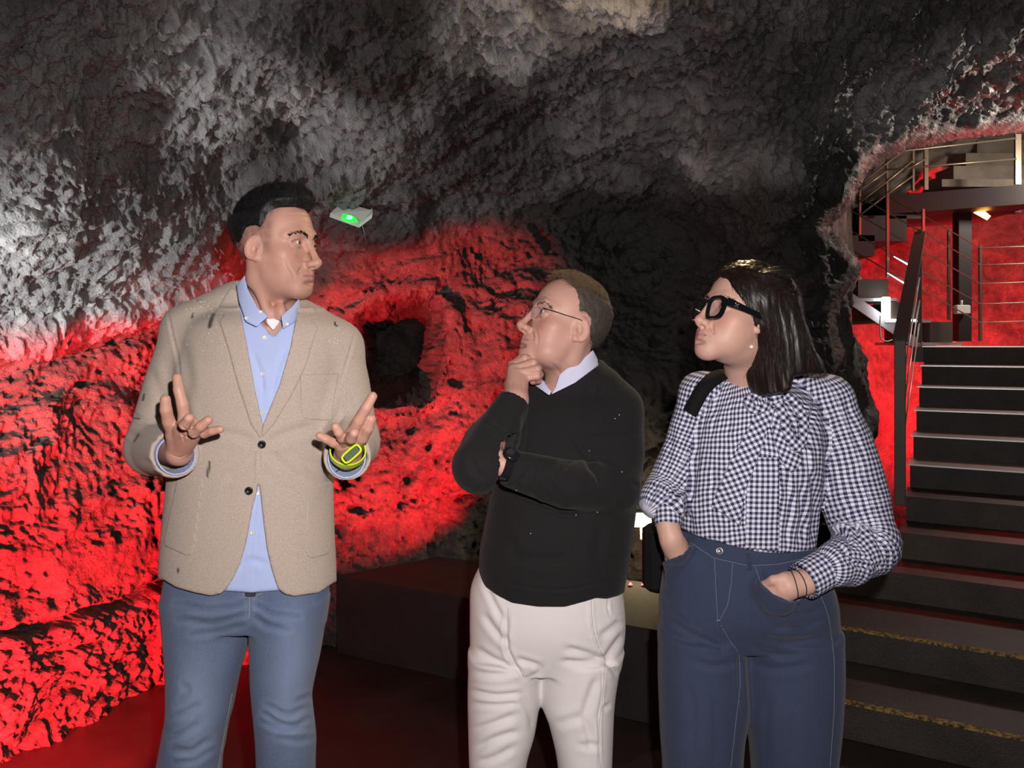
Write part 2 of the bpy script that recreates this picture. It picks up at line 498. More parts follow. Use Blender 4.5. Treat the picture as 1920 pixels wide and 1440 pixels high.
# ------------------------------------------------------------------ materials
class NT:
    def __init__(s, name):
        s.m = bpy.data.materials.new(name); s.m.use_nodes = True
        s.t = s.m.node_tree; s.t.nodes.clear()
        s.out = s.n('ShaderNodeOutputMaterial'); s.b = s.n('ShaderNodeBsdfPrincipled')
        s.l(s.b.outputs[0], s.out.inputs[0])
    def n(s, t, **kw):
        q = s.t.nodes.new(t)
        for k, v in kw.items(): setattr(q, k, v)
        return q
    def l(s, a, b): s.t.links.new(a, b)
    def v(s, sock, val):
        if isinstance(val, bpy.types.NodeSocket): s.l(val, sock)
        else: sock.default_value = val
    def math(s, op, a, b=None, c=None):
        q = s.n('ShaderNodeMath', operation=op); s.v(q.inputs[0], a)
        if b is not None: s.v(q.inputs[1], b)
        if c is not None: s.v(q.inputs[2], c)
        return q.outputs[0]
    def mix(s, f, a, b, blend='MIX'):
        q = s.n('ShaderNodeMix', data_type='RGBA', blend_type=blend); s.v(q.inputs[0], f); s.v(q.inputs[6], a); s.v(q.inputs[7], b); return q.outputs[2]
    def coord(s, kind='Object'): return s.n('ShaderNodeTexCoord').outputs[kind]
    def attr(s, name, out='Vector'): return s.n('ShaderNodeAttribute', attribute_name=name).outputs[out]
    def mapping(s, vec, scale=(1, 1, 1), rot=(0, 0, 0)):
        q = s.n('ShaderNodeMapping'); s.l(vec, q.inputs[0]); q.inputs['Scale'].default_value = scale; q.inputs['Rotation'].default_value = rot; return q.outputs[0]
    def noise(s, vec, scale, detail=3, rough=0.55, dist=0.0):
        q = s.n('ShaderNodeTexNoise'); s.l(vec, q.inputs['Vector']); q.inputs['Scale'].default_value = scale
        q.inputs['Detail'].default_value = detail; q.inputs['Roughness'].default_value = rough; q.inputs['Distortion'].default_value = dist
        return q.outputs[0]
    def ramp(s, f, stops):
        q = s.n('ShaderNodeValToRGB'); s.v(q.inputs[0], f); e = q.color_ramp.elements
        while len(e) < len(stops): e.new(0.5)
        for i, (p, c) in enumerate(stops): e[i].position = p; e[i].color = (c if hasattr(c, '__len__') else (c, c, c)) + ((1,) if not hasattr(c, '__len__') or len(c) == 3 else ()) if hasattr(c, '__len__') else (c, c, c, 1)
        return q.outputs[0]
    def bump(s, h, strength=0.3, dist=0.002, prev=None):
        q = s.n('ShaderNodeBump'); s.l(h, q.inputs['Height']); q.inputs['Strength'].default_value = strength; q.inputs['Distance'].default_value = dist
        if prev is not None: s.l(prev, q.inputs['Normal'])
        return q.outputs[0]
    def set(s, base=None, rough=None, metal=None, normal=None, spec=None, **kw):
        b = s.b.inputs
        if base is not None: s.v(b['Base Color'], base if isinstance(base, bpy.types.NodeSocket) else (*base, 1))
        if rough is not None: s.v(b['Roughness'], rough)
        if metal is not None: s.v(b['Metallic'], metal)
        if spec is not None: s.v(b['Specular IOR Level'], spec)
        if normal is not None: s.l(normal, b['Normal'])
        for k, val in kw.items(): s.v(b[k], val)
        return s.m
def plain(name, base, rough=0.5, metal=0.0, spec=0.5, bump=None):
    t = NT(name)
    nrm = None
    if bump: nrm = t.bump(t.noise(t.coord(), bump[0], 3), bump[1], bump[2])
    return t.set(base, rough, metal, nrm, spec)
def emit(name, col, strength):
    t = NT(name); t.set((0, 0, 0), 0.5); t.v(t.b.inputs['Emission Color'], (*col, 1)); t.v(t.b.inputs['Emission Strength'], strength); return t.m

# ================================================================== CAVE SHELL
def rock_mat(name, dark, light, rough=(0.35, 0.75), bscale=55, vein=None):
    t = NT(name); P = t.coord()
    big = t.noise(P, 1.6, 4, 0.6); mid = t.noise(P, 9, 5, 0.65, 0.6); fine = t.noise(P, 60, 4, 0.7)
    f = t.math('ADD', t.math('MULTIPLY', big, 0.45), t.math('MULTIPLY', mid, 0.55))
    c = t.ramp(f, [(0.36, dark), (0.66, light)])
    c = t.mix(t.math('MULTIPLY', t.ramp(fine, [(0.35, 1.0), (0.6, 0.0)]), 0.45), c, tuple(q * 0.35 for q in dark) + (1,))
    if vein:
        h = t.attr('crust_lit', 'Fac')
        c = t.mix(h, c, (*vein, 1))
    c = t.mix(t.attr('shade_dark', 'Fac'), c, t.mix(mid, (.006, .005, .005, 1), (.030, .025, .023, 1)))
    n1 = t.bump(t.noise(P, bscale, 6, 0.72), 0.9, 0.012)
    vor = t.n('ShaderNodeTexVoronoi'); t.l(P, vor.inputs['Vector']); vor.inputs['Scale'].default_value = 95
    n2 = t.bump(vor.outputs['Distance'], 0.5, 0.006, n1)
    r = t.ramp(mid, [(0.35, rough[1]), (0.65, rough[0])])
    return t.set(c, r, 0, n2, 0.5)
M_CEIL = rock_mat('lava_ceiling', (0.036, 0.0315, 0.0335), (0.155, 0.138, 0.143), (0.30, 0.7), 42, (0.42, 0.40, 0.40))
M_WALL = rock_mat('lava_wall', (0.030, 0.024, 0.021), (0.135, 0.112, 0.100), (0.4, 0.8), 85)

def tps_fit(P, z):
    n = len(P); d = np.linalg.norm(P[:, None] - P[None], axis=2)
    K = np.where(d > 0, d * d * np.log(d + 1e-9), 0) + np.eye(n) * 0.02
    A = np.zeros((n + 3, n + 3)); A[:n, :n] = K; A[:n, n] = 1; A[:n, n + 1:] = P; A[n, :n] = 1; A[n + 1:, :n] = P.T
    return np.linalg.solve(A, np.concatenate([z, np.zeros(3)]))
def tps_eval(P, wts, Q):
    out = np.zeros(len(Q)); n = len(P)
    for i in range(n):
        d2 = ((Q - P[i]) ** 2).sum(1); out += wts[i] * 0.5 * d2 * np.log(d2 + 1e-12)
    return out + wts[n] + Q @ wts[n + 1:]
CTRL = np.array([
    (-619, 1632, 2.28), (0, 1420, 2.90), (180, 1340, 3.24), (320, 1270, 3.6), (470, 1240, 3.78), (610, 1215, 3.95), (830, 1160, 4.36), (1000, 1150, 4.4), (1200, 1180, 4.25), (1400, 1180, 4.1), (1600, 1180, 4.3),
    (-619, 1000, 2.4), (0, 1100, 3.0), (0, 900, 3.1), (300, 1100, 3.52), (300, 900, 3.62), (600, 1000, 4.0), (830, 1000, 4.25), (1000, 1000, 4.35), (1200, 950, 4.3), (1400, 900, 4.1), (1560, 800, 4.1),
    (-619, 700, 2.7), (0, 690, 3.3), (250, 610, 3.75), (480, 530, 4.15), (600, 500, 4.3), (750, 650, 4.5), (880, 600, 4.4), (880, 450, 4.5), (1000, 380, 4.6), (1150, 600, 4.4), (1180, 410, 4.75), (1300, 425, 4.6), (1300, 650, 4.25), (1450, 600, 4.15), (1580, 600, 4.2),
    (-619, 300, 2.3), (0, 560, 3.12), (0, 460, 2.9), (0, 300, 2.6), (0, 100, 2.3), (0, -100, 2.1), (250, 500, 3.55), (250, 200, 2.8), (250, 0, 2.5),
    (480, 450, 3.95), (500, 200, 3.15), (500, 0, 2.75), (500, -200, 2.5), (700, 430, 4.2), (800, 380, 4.25), (800, 200, 3.5), (800, 0, 2.95),
    (1000, 300, 4.2), (1000, 150, 3.5), (1000, 0, 3.05), (1200, 300, 4.1), (1200, 150, 3.5), (1200, 0, 3.1),
    (1430, 430, 3.65), (1370, 400, 3.85), (1400, 280, 3.55), (1550, 390, 3.75), (1400, 100, 3.3), (1400, 0, 3.1), (1600, 300, 3.9), (1600, 150, 3.7), (1600, 0, 3.35),
    (1760, 230, 4.6), (1920, 230, 5.2), (1800, 100, 4.0), (1800, 0, 3.6), (1920, 100, 4.3), (1920, 0, 3.8), (2300, 100, 4.7), (2300, 200, 5.6), (2300, -200, 3.6), (1000, -300, 2.6), (1600, -300, 2.8), (-619, -300, 1.9), (0, -400, 1.9)], float)
_cs = 1 / 600.0
_cw = tps_fit(CTRL[:, :2] * _cs, CTRL[:, 2])
def shell_depth(px, py): return tps_eval(CTRL[:, :2] * _cs, _cw, np.stack([px, py], 1) * _cs)
# outline of the hanging lobe and pillar against the stair gallery
SIL = smooth_poly([(2700, 130), (2300, 190), (1920, 246), (1800, 262), (1700, 282), (1645, 308), (1612, 352), (1600, 385), (1556, 425), (1585, 455), (1616, 495), (1600, 535), (1577, 568), (1570, 615), (1588, 680), (1575, 740), (1590, 860), (1610, 1000), (1620, 1400), (1620, 2000)], 4)
OUT = np.vstack([SIL, [(3500, 2000), (3500, 130)]])
CEILB = [(-3000, 1000), (-619, 790), (0, 672), (120, 640), (250, 600), (380, 560), (480, 525), (600, 480), (740, 462), (880, 440), (1000, 372), (1120, 352), (1240, 372), (1330, 420), (1372, 470), (1440, 458), (1490, 436), (1560, 432), (3500, 430)]

def build_shell():
    xs = np.concatenate([np.arange(-620, -20, 8.0), np.arange(-20, 1760, 3.6), np.arange(1760, 1960, 4.5), np.arange(1960, 2420, 10)])
    ys = np.concatenate([np.arange(-420, -20, 10.0), np.arange(-20, 1000, 3.6), np.arange(1000, 1460, 4.0), np.arange(1460, 1700, 10)])
    PX, PY = np.meshgrid(xs, ys, indexing='ij')
    sh = PX.shape; px, py = PX.ravel(), PY.ravel()
    Y = shell_depth(px, py)
    # the niche behind the talkers and its raised rim
    nic = polysd(px, py, smooth_poly([(672, 610), (720, 578), (780, 562), (822, 585), (815, 660), (800, 730), (760, 745), (700, 740), (676, 690)], 4, True))
    Y = Y + 0.95 * sstep(22, -42, nic) - 0.06 * np.exp(-((nic - 22) / 16) ** 2)
    # overhanging lip where the ceiling meets the left wall
    cb = np.interp(px, [c[0] for c in CEILB], [c[1] for c in CEILB])
    lip = np.where(px < 1000, 1, np.clip((1100 - px) / 100, 0, 1))
    Y = Y - 0.055 * lip * np.exp(-((py - cb + 30) / 42) ** 2) + 0.04 * lip * np.exp(-((py - cb - 20) / 26) ** 2)
    sd = polysd(px, py, OUT)             # >0 on the rock side
    Y = Y + 0.22 * np.clip(1 - sd / 26, 0, 1) ** 2 * (sd > 0)
    # beyond the outline the rock turns away from view
    o = sd < 0
    if o.any():
        A = SIL; best = np.full(o.sum(), 1e9); bx = np.zeros(o.sum()); by = np.zeros(o.sum()); qx, qy = px[o], py[o]
        for i in range(len(A) - 1):
            a, b = A[i], A[i + 1]; ab = b - a
            t = np.clip(((qx - a[0]) * ab[0] + (qy - a[1]) * ab[1]) / (ab @ ab), 0, 1)
            cx, cy = a[0] + t * ab[0], a[1] + t * ab[1]; d = np.hypot(qx - cx, qy - cy); m = d < best
            best = np.where(m, d, best); bx = np.where(m, cx, bx); by = np.where(m, cy, by)
        dv = best
        px = px.copy(); py = py.copy()
        kx, ky = (bx - qx) / (dv + 1e-6), (by - qy) / (dv + 1e-6)
        px[o] = bx + kx * np.minimum(dv, 60) * 0.25; py[o] = by + ky * np.minimum(dv, 60) * 0.25
        Y[o] = shell_depth(px[o], py[o]) + 0.22 + dv * 0.022
    V = np.stack([(px - CX) / FOC * Y, Y, CAMH - (py - HY) / FOC * Y], 1)
    G = V.reshape(*sh, 3)
    du = np.gradient(G, axis=0); dv_ = np.gradient(G, axis=1)
    N = np.cross(du, dv_); N /= np.linalg.norm(N, axis=2)[..., None] + 1e-9
    N = N.reshape(-1, 3)
    flip = np.sign(-(N * (V - np.array([0, 0, CAMH]))).sum(1)); flip[flip == 0] = 1
    flip = np.where(o, 1, flip); N = N * np.where(o[:, None], np.sign(np.median(flip)), flip[:, None])
    ceil_w = sstep(25, -25, py - np.interp(px, [c[0] for c in CEILB], [c[1] for c in CEILB]))
    # ---- relief
    warp = np.stack([fbm(V * 2.1 + 5, 2), fbm(V * 2.1 + 31, 2), fbm(V * 2.1 + 57, 2)], 1) * 0.12
    W = V + warp
    big = fbm(W * 1.5, 3) * 0.10 + fbm(W * np.array([1.5, 1.5, 3.2]) + 9, 3) * 0.05
    rid = fbm(W * np.array([8.5, 8.5, 11]), 4, True)
    drip = np.clip(perlin(W * np.array([17, 17, 5])) - 0.08, 0, 1) + 0.7 * np.clip(perlin(W * np.array([38, 38, 12]) + 3) - 0.02, 0, 1)
    strand = np.abs(perlin(W * np.array([27, 27, 11.0]) + 40)); strand = np.clip(1 - strand * 7, 0, 1)
    fine = fbm(V * 24, 4) * 0.010
    ceil_d = big + rid * 0.016 + strand * 0.014 + fine * 1.1 + fbm(W * np.array([48, 48, 20]) + 21, 2) * .008
    gran = fbm(W * 7, 3) * 0.026 + fbm(W * 20 + 4, 3, True) * 0.010 - 0.022 * np.clip(0.30 - np.abs(perlin(W * 24 + 7)), 0, 1) / .3 * sstep(-.2, .3, perlin(W * 6 + 15)) + fbm(V * 46, 3) * 0.008
    pits = -0.09 * sstep(0.46, 0.66, perlin(W * np.array([6.5, 6.5, 11]) + 77) + 0.40 * perlin(W * 22 + 70)) - .03 * sstep(.42, .6, perlin(W * 26 + 31))
    # loose blocky rubble low on the left, fanning from the floor
    low = sstep(0.62, 0.30, V[:, 2]) * sstep(-0.2, -0.7, V[:, 0])
    ru = W @ np.array([[0.9, -0.3, 0.15], [0.35, 0.9, -0.2], [0.0, 0.25, 1.4]])
    rub = (np.minimum(np.abs(perlin(ru * 7.5)), .22) * 0.14 + np.minimum(np.abs(perlin(ru * 17 + 3)), .25) * 0.10 + np.minimum(np.abs(perlin(ru * 38 + 9)), .25) * 0.04 - 0.05 + fbm(V * 52, 2) * .008) * low
    # joint under the smooth slab on the left
    j1, t1 = segdist(px, py, smooth_poly([(-200, 1210), (60, 1178), (150, 1145), (230, 1128), (290, 1098), (420, 1070)], 5))
    joint = -0.10 * np.exp(-(j1 / 7) ** 2) * sstep(1.02, 0.98, t1)
    smoothslab = sstep(140, 0, np.hypot((px - 170) / 1.7, (py - 1060) / 0.75))
    wall_d = big * 0.8 + gran * (1 - 0.75 * smoothslab) + pits * (1 - smoothslab) * (1 - low) + rub + joint
    d = lerp(wall_d, ceil_d, ceil_w)
    d = np.where(o, d * 0.6, d)
    edge = np.clip(np.minimum(sd, 60) / 60, 0.25, 1)
    V2 = V + N * (d * np.where(o, 0.6, edge))[:, None]
    V2[:, 2] -= ceil_w * drip * 0.042 * np.where(o, 0.3, edge)
    keepz = V2[:, 2] > -0.25
    crust_lit = ceil_w * np.clip(strand * 0.5 + np.clip(rid - 0.75, 0, 1) * 0.9 + drip * 0.5, 0, 1) * sstep(-0.25, 0.45, fbm(V * 1.1 + 80, 2) + 0.15)
    crust_lit *= 0.8
    # unlit middle wall painted dark in the rock colour, with dark roof patches
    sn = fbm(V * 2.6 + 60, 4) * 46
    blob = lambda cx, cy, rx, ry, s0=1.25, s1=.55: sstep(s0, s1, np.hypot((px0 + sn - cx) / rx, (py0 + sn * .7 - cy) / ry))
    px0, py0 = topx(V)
    shade_dark = sstep(985, 1090, px0 + sn * 1.5) * sstep(300, 372, py0 + sn * .5)
    shade_dark = np.maximum.reduce([shade_dark, .93 * blob(690, 55, 150, 130), .85 * blob(1190, 395, 200, 85), .8 * blob(515, 300, 55, 75), .7 * blob(905, 250, 120, 110), .35 * blob(1480, 120, 170, 70), .75 * blob(690, 440, 120, 40), .8 * blob(1560, 330, 60, 90)])
    shade_dark = np.clip(shade_dark * .97 - .8 * blob(1205, 960, 75, 190), 0, 1)
    bright = np.maximum.reduce([.9 * blob(150, 490, 420, 130), .8 * blob(900, 40, 110, 90), .95 * blob(1150, 5, 120, 45), .9 * blob(1430, 370, 190, 110), .55 * blob(650, 230, 260, 90), .9 * blob(1800, 180, 280, 130), .4 * blob(250, 160, 330, 170)])  # pale roof patches; lamplight on lobe and drips painted into the crust colour
    crust_lit = np.clip(crust_lit * (.35 + 1.1 * bright) + bright * .28 * ceil_w, 0, 1)
    idx = np.arange(len(V2)).reshape(sh)
    Q = np.stack([idx[:-1, :-1], idx[1:, :-1], idx[1:, 1:], idx[:-1, 1:]], 2).reshape(-1, 4)
    ok = (sd[Q].max(1) > -130) & keepz[Q].all(1)
    Q = Q[ok]
    n0 = normals(V2, Q[:2000]); 
    cbq = np.interp(px[Q].mean(1), [c[0] for c in CEILB], [c[1] for c in CEILB])
    fc = py[Q].mean(1) < cbq
    cx_ = px[Q].mean(1); cy_ = py[Q].mean(1)
    bk = (~fc) & (cx_ > np.interp(cy_, [300, 500, 700, 1000, 1500], [985, 1010, 1060, 1090, 1090]))
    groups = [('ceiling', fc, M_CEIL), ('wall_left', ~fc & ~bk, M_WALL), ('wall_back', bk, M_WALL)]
    for nm, msk, mat in groups:
        q = Q[msk]; used = np.unique(q); mp = np.full(len(V2), -1); mp[used] = np.arange(len(used))
        obj(nm, V2[used], mp[q].astype(np.int32), mat, origin=(0, 0, 0), kind='structure', attrs={'crust_lit': crust_lit[used], 'shade_dark': shade_dark[used]})
    return V2
build_shell()

# far gallery wall behind the stairs, and the side wall below them
def build_right():
    # one curving rock sheet running from the pillar back along the stair foot and across behind it
    path = smooth_poly([(1.55, 4.35), (2.0, 4.75), (2.35, 5.6), (2.6, 6.7), (2.95, 7.6), (3.8, 8.3), (5.0, 8.5), (6.4, 8.1), (7.3, 6.8)], 60)
    L = np.concatenate([[0], np.cumsum(np.linalg.norm(np.diff(path, axis=0), axis=1))])
    s = np.arange(0, L[-1], 0.016); x = np.interp(s, L, path[:, 0]); y = np.interp(s, L, path[:, 1])
    z = np.arange(-0.4, 4.6, 0.016)
    S, Z = np.meshgrid(np.arange(len(s)), z, indexing='ij')
    X = x[S]; Yy = y[S]
    tx, ty = np.gradient(x), np.gradient(y); l = np.hypot(tx, ty); nx, ny = ty / l, -tx / l
    lean = 0.05 * np.sin(Z * 1.7) - 0.10 * (Z - 1.2)
    X = X - nx[S] * lean * -1; Yy = Yy - ny[S] * lean * -1
    V = np.stack([X, Yy, Z], 2).reshape(-1, 3)
    N = np.stack([nx[S], ny[S], np.zeros_like(Z)], 2).reshape(-1, 3)
    W = V + np.stack([fbm(V * 2 + 5, 2), fbm(V * 2 + 25, 2), fbm(V * 2 + 45, 2)], 1) * 0.1
    d = fbm(W * 1.6, 3) * 0.10 + fbm(W * np.array([8, 8, 6]), 4) * 0.035 - 0.08 * sstep(0.25, 0.5, perlin(W * np.array([4, 4, 2.2]) + 9)) + fbm(V * 30, 2) * 0.008
    flat = sstep(3.2, 4.0, V[:, 0]) * 0.7
    V = V + N * (d * (1 - flat))[:, None]
    idx = np.arange(len(V)).reshape(S.shape)
    Q = np.stack([idx[:-1, :-1], idx[1:, :-1], idx[1:, 1:], idx[:-1, 1:]], 2).reshape(-1, 4)
    obj('wall_right', V, Q, M_WALL, origin=(0, 0, 0), kind='structure', attrs={'shade_dark': np.zeros(len(V))})
build_right()

# floor: dark sealed screed, slightly uneven
def build_floor():
    t = NT('floor_screed'); P = t.coord()
    n = t.noise(P, 3, 4, 0.6); f = t.noise(P, 160, 3, 0.6)
    c = t.ramp(n, [(0.3, (0.020, 0.013, 0.011)), (0.7, (0.040, 0.027, 0.022))])
    sp = t.ramp(t.noise(P, 420, 1, 0.5), [(0.72, 0.0), (0.76, 1.0)])
    c = t.mix(t.math('MULTIPLY', sp, 0.25), c, (0.3, 0.25, 0.22, 1))
    m = t.set(c, t.ramp(n, [(0.3, 0.42), (0.7, 0.6)]), 0, t.bump(f, 0.25, 0.003), 0.4)
    xs = np.arange(-3.6, 5.2, 0.1); ys = np.arange(-1.0, 7.0, 0.1)
    X, Y = np.meshgrid(xs, ys, indexing='ij')
    Z = fbm(np.stack([X, Y, X * 0], 2) * 1.2, 2) * 0.004 - 0.004
    V = np.stack([X, Y, Z], 2).reshape(-1, 3); idx = np.arange(len(V)).reshape(X.shape)
    Q = np.stack([idx[:-1, :-1], idx[1:, :-1], idx[1:, 1:], idx[:-1, 1:]], 2).reshape(-1, 4)
    obj('floor', V, Q, m, origin=(0, 0, 0), kind='structure')
build_floor()

# ================================================================== PEOPLE: shared tools
def skin_mat(name, base, rough=0.52):
    t = NT(name); P = t.coord()
    c = t.attr('tint', 'Vector')
    n = t.noise(P, 260, 3, 0.6); m = t.noise(P, 45, 3, 0.6)
    col = t.mix(0.18, c, t.mix(m, (base[0] * 1.05, base[1] * 0.72, base[2] * 0.68, 1), (base[0], base[1] * 1.05, base[2], 1)), 'MIX')
    return t.set(col, rough, 0, t.bump(n, 0.12, 0.0006), 0.4, **{'Subsurface Weight': 0.12, 'Subsurface Radius': (0.012, 0.004, 0.002), 'Subsurface Scale': 0.5})
def hair_mat(name, base, rough=0.35, scale=(180, 180, 12)):
    t = NT(name); P = t.coord()
    n = t.noise(t.mapping(P, scale), 1.0, 3, 0.6)
    c = t.mix(n, tuple(q * 0.45 for q in base) + (1,), tuple(min(q * 1.7, 1) for q in base) + (1,))
    return t.set(c, rough, 0, t.bump(n, 0.5, 0.002), 0.25)
def frame_from(fwd, roll=0.0):
    """columns: right, forward, up"""
    f = np.asarray(fwd, float); f /= np.linalg.norm(f)
    r = np.cross(f, (0, 0, 1.0)); r /= np.linalg.norm(r); u = np.cross(r, f)
    c, s_ = math.cos(roll), math.sin(roll)
    return np.stack([r * c + u * s_, f, -r * s_ + u * c], 1)
def head_prims(p):
    """head in its own frame: x to its right, y forward, z up, origin between the eyes' level and the ears; p tunes the build"""
    L = []
    A = lambda q, k=0.012: L.append(('+', q, k))
    C = lambda q, k=0.004: L.append(('-', q, k))
    w = p.get('width', 1.0)
    A(Ell((0, -0.008, 0.034), (0.076 * w, 0.086, 0.084)), 0.02)
    A(Ell((0, 0.032, 0.034), (0.064 * w, 0.060, 0.064)), 0.03)
    A(Ell((0, 0.028, -0.030), (0.061 * w, 0.060, 0.078)), 0.03)
    jw = p.get('jaw', 1.0)
    for s_ in (1, -1):
        A(Caps([(s_ * 0.054 * w * jw, 0.014 + p.get('jaw_fwd', 0), -0.040), (s_ * 0.048 * w * jw, 0.022 + p.get('jaw_fwd', 0), -0.070 + p.get('jaw_up', 0)), (s_ * 0.017 * jw, 0.072, -0.099)], [0.013, 0.016, 0.013]), 0.025)
        A(Ell((s_ * 0.047 * w, 0.054, -0.026), (0.020, 0.022, 0.017)), 0.024)
        A(Ell((s_ * 0.034 * w, 0.050, -0.058), (0.024, 0.030, 0.030)), 0.026)
        if p.get('jowl'): A(Ell((s_ * 0.042 * w, 0.040, -0.088), (0.022, 0.03, 0.022)), 0.02)
        A(Caps([(s_ * 0.010, 0.0905, 0.018), (s_ * 0.030, 0.085, 0.022), (s_ * 0.050 * w, 0.066, 0.016)], [0.007 * p.get('brow', 1), 0.0085 * p.get('brow', 1), 0.007]), 0.014)
    A(Ell((0, 0.074 + p.get('chin', 0), -0.101), (0.024 * jw, 0.021, 0.017)), 0.018)
    A(Ell((0, 0.070, -0.068), (0.033, 0.030, 0.030)), 0.02)
    A(Ell((0, 0.020, -0.094 + p.get('jaw_up', 0)), (0.042 * jw, 0.055, 0.022)), 0.03)              # under-jaw
    # eye sockets
    for s_ in (1, -1):
        C(Ell((s_ * 0.0315, 0.098, 0.000), (0.019, 0.017, 0.0125)), 0.012)
        C(Ell((s_ * 0.014, 0.100, -0.002), (0.008, 0.012, 0.010)), 0.010)
    # nose
    nl = p.get('nose', 1.0)
    tip = np.array([0, 0.092 + 0.028 * nl, -0.043 + p.get('nose_up', 0)])
    A(Caps([(0, 0.089, 0.012), (0, 0.098 + 0.004 * nl, -0.012), tip - (0, 0.004, -0.003)], [0.0070, 0.0070, 0.0085]), 0.012)
    A(Ell(tip - (0, 0.003, 0), (0.0100, 0.0105, 0.0095)), 0.008)
    for s_ in (1, -1):
        A(Ell(tip + np.array([s_ * 0.0118, -0.015, -0.003]), (0.0075, 0.012, 0.0080)), 0.007)
    A(Caps([tip + (0, -0.006, -0.009), (0, 0.093, -0.054)], [0.005, 0.006]), 0.006)
    for s_ in (1, -1):
        C(Ell(tip + np.array([s_ * 0.0062, -0.010, -0.0125]), (0.0036, 0.006, 0.004)), 0.003)
        C(Caps([tip + np.array([s_ * 0.0205, -0.018, 0.002]), tip + np.array([s_ * 0.022, -0.024, -0.010]), (s_ * 0.030, 0.086, -0.066)], [0.0014, 0.0018, 0.001]), 0.008)
    # mouth
    mz, mw, my = p.get('mouth_z', -0.072), p.get('mouth_w', 0.024), 0.0985
    lp = p.get('lip', 1.0)
    A(Caps([(-mw, my - 0.016, mz - .001), (-mw * .5, my - 0.0045, mz + .0035), (0, my, mz + .0032), (mw * .5, my - 0.0045, mz + .0035), (mw, my - 0.016, mz - .001)], [0.0018, 0.0045 * lp, 0.0050 * lp, 0.0045 * lp, 0.0018]), 0.006)
    A(Caps([(-mw * .9, my - 0.016, mz - .002), (-mw * .5, my - 0.006, mz - .006), (0, my - 0.002, mz - .0068), (mw * .5, my - 0.006, mz - .006), (mw * .9, my - 0.016, mz - .002)], [0.0018, 0.0052 * lp, 0.0060 * lp, 0.0052 * lp, 0.0018]), 0.006)
    C(Caps([(-mw * 1.1, my - 0.014, mz - .0025), (-mw * .5, my + 0.0012, mz - .0012), (0, my + 0.0062, mz - .001), (mw * .5, my + 0.0012, mz - .0012), (mw * 1.1, my - 0.014, mz - .0025)], 0.0011), 0.003)
    C(Ell((0, my - 0.002, mz - .0165), (0.017, 0.006, 0.0035)), 0.008)
    # lids
    for s_ in (1, -1):
        e = np.array([s_ * 0.0315, 0.0790, 0.0])
        A(Ell(e, (0.0140, 0.0142, 0.0138)), 0.003)
        op = p.get('eye_open', 0.0046)
        C(Caps([e + np.array([s_ * 0.0125, 0.0085, -0.0008]), e + np.array([s_ * 0.006, 0.0125, 0.0004]), e + np.array([-s_ * 0.003, 0.0135, 0.0002]), e + np.array([-s_ * 0.0120, 0.0125, -0.0022])], [0.0014, op * .95, op, 0.0014]), 0.0010)
        C(Caps([e + np.array([s_ * 0.006, 0.020, 0.0004]), e + np.array([-s_ * 0.006, 0.020, -0.0004])], op), 0.0010)
        C(Caps([e + np.array([s_ * 0.012, 0.006, 0.008]), e + np.array([0, 0.0125, 0.0090]), e + np.array([-s_ * 0.011, 0.011, 0.006])], 0.0010), 0.004)
        C(Caps([e + np.array([s_ * 0.011, 0.008, -0.010]), e + np.array([-s_ * 0.002, 0.013, -0.0135]), e + np.array([-s_ * 0.011, 0.013, -0.008])], 0.0008), 0.005)
    # neck muscles below the ear
    for s_ in (1, -1): A(Caps([(s_ * 0.050, -0.014, -0.025), (s_ * 0.044 * p.get('neck_m', 1), -0.020, -0.080 * p.get('neck_m', 1))], [0.012 * p.get('neck_m', 1), 0.014 * p.get('neck_m', 1)]), 0.025)
    # ears
    es = p.get('ear', 1.0)
    for s_ in (1, -1):
        RX = np.array(Matrix.Rotation(math.radians(-14), 3, 'X')) @ np.eye(3)
        RZ = np.array(Matrix.Rotation(math.radians(s_ * p.get('ear_flare', 24)), 3, 'Z'))
        R = RZ @ RX
        c = np.array([s_ * (0.0775 * w - p.get('ear_in', 0)), 0.000, -0.012])
        A(Ell(c, (0.0065, 0.0195 * es, 0.0285 * es), R), 0.005)
        A(Ell(c + np.array([-s_ * .002, .006, -.022 * es]), (0.005, 0.0085, 0.009), R), 0.005)
        o = s_ * 0.0072
        C(Ell(c + R @ np.array([o, 0.0015, 0.000]), (0.0062, 0.0148 * es, 0.0220 * es), R), 0.002)
        A(Caps([c + R @ np.array([o * .2, 0.002, 0.017 * es]), c + R @ np.array([o * .2, -0.006, 0.006]), c + R @ np.array([o * .2, -0.007, -0.008]), c + R @ np.array([o * .2, 0.001, -0.016])], 0.0026), 0.003)
        C(Ell(c + R @ np.array([o * .7, 0.003, -0.003]), (0.006, 0.006, 0.009), R), 0.003)
        A(Ell(c + R @ np.array([o * .3, 0.0125, -0.004]), (0.004, 0.0035, 0.006), R), 0.003)
    return L
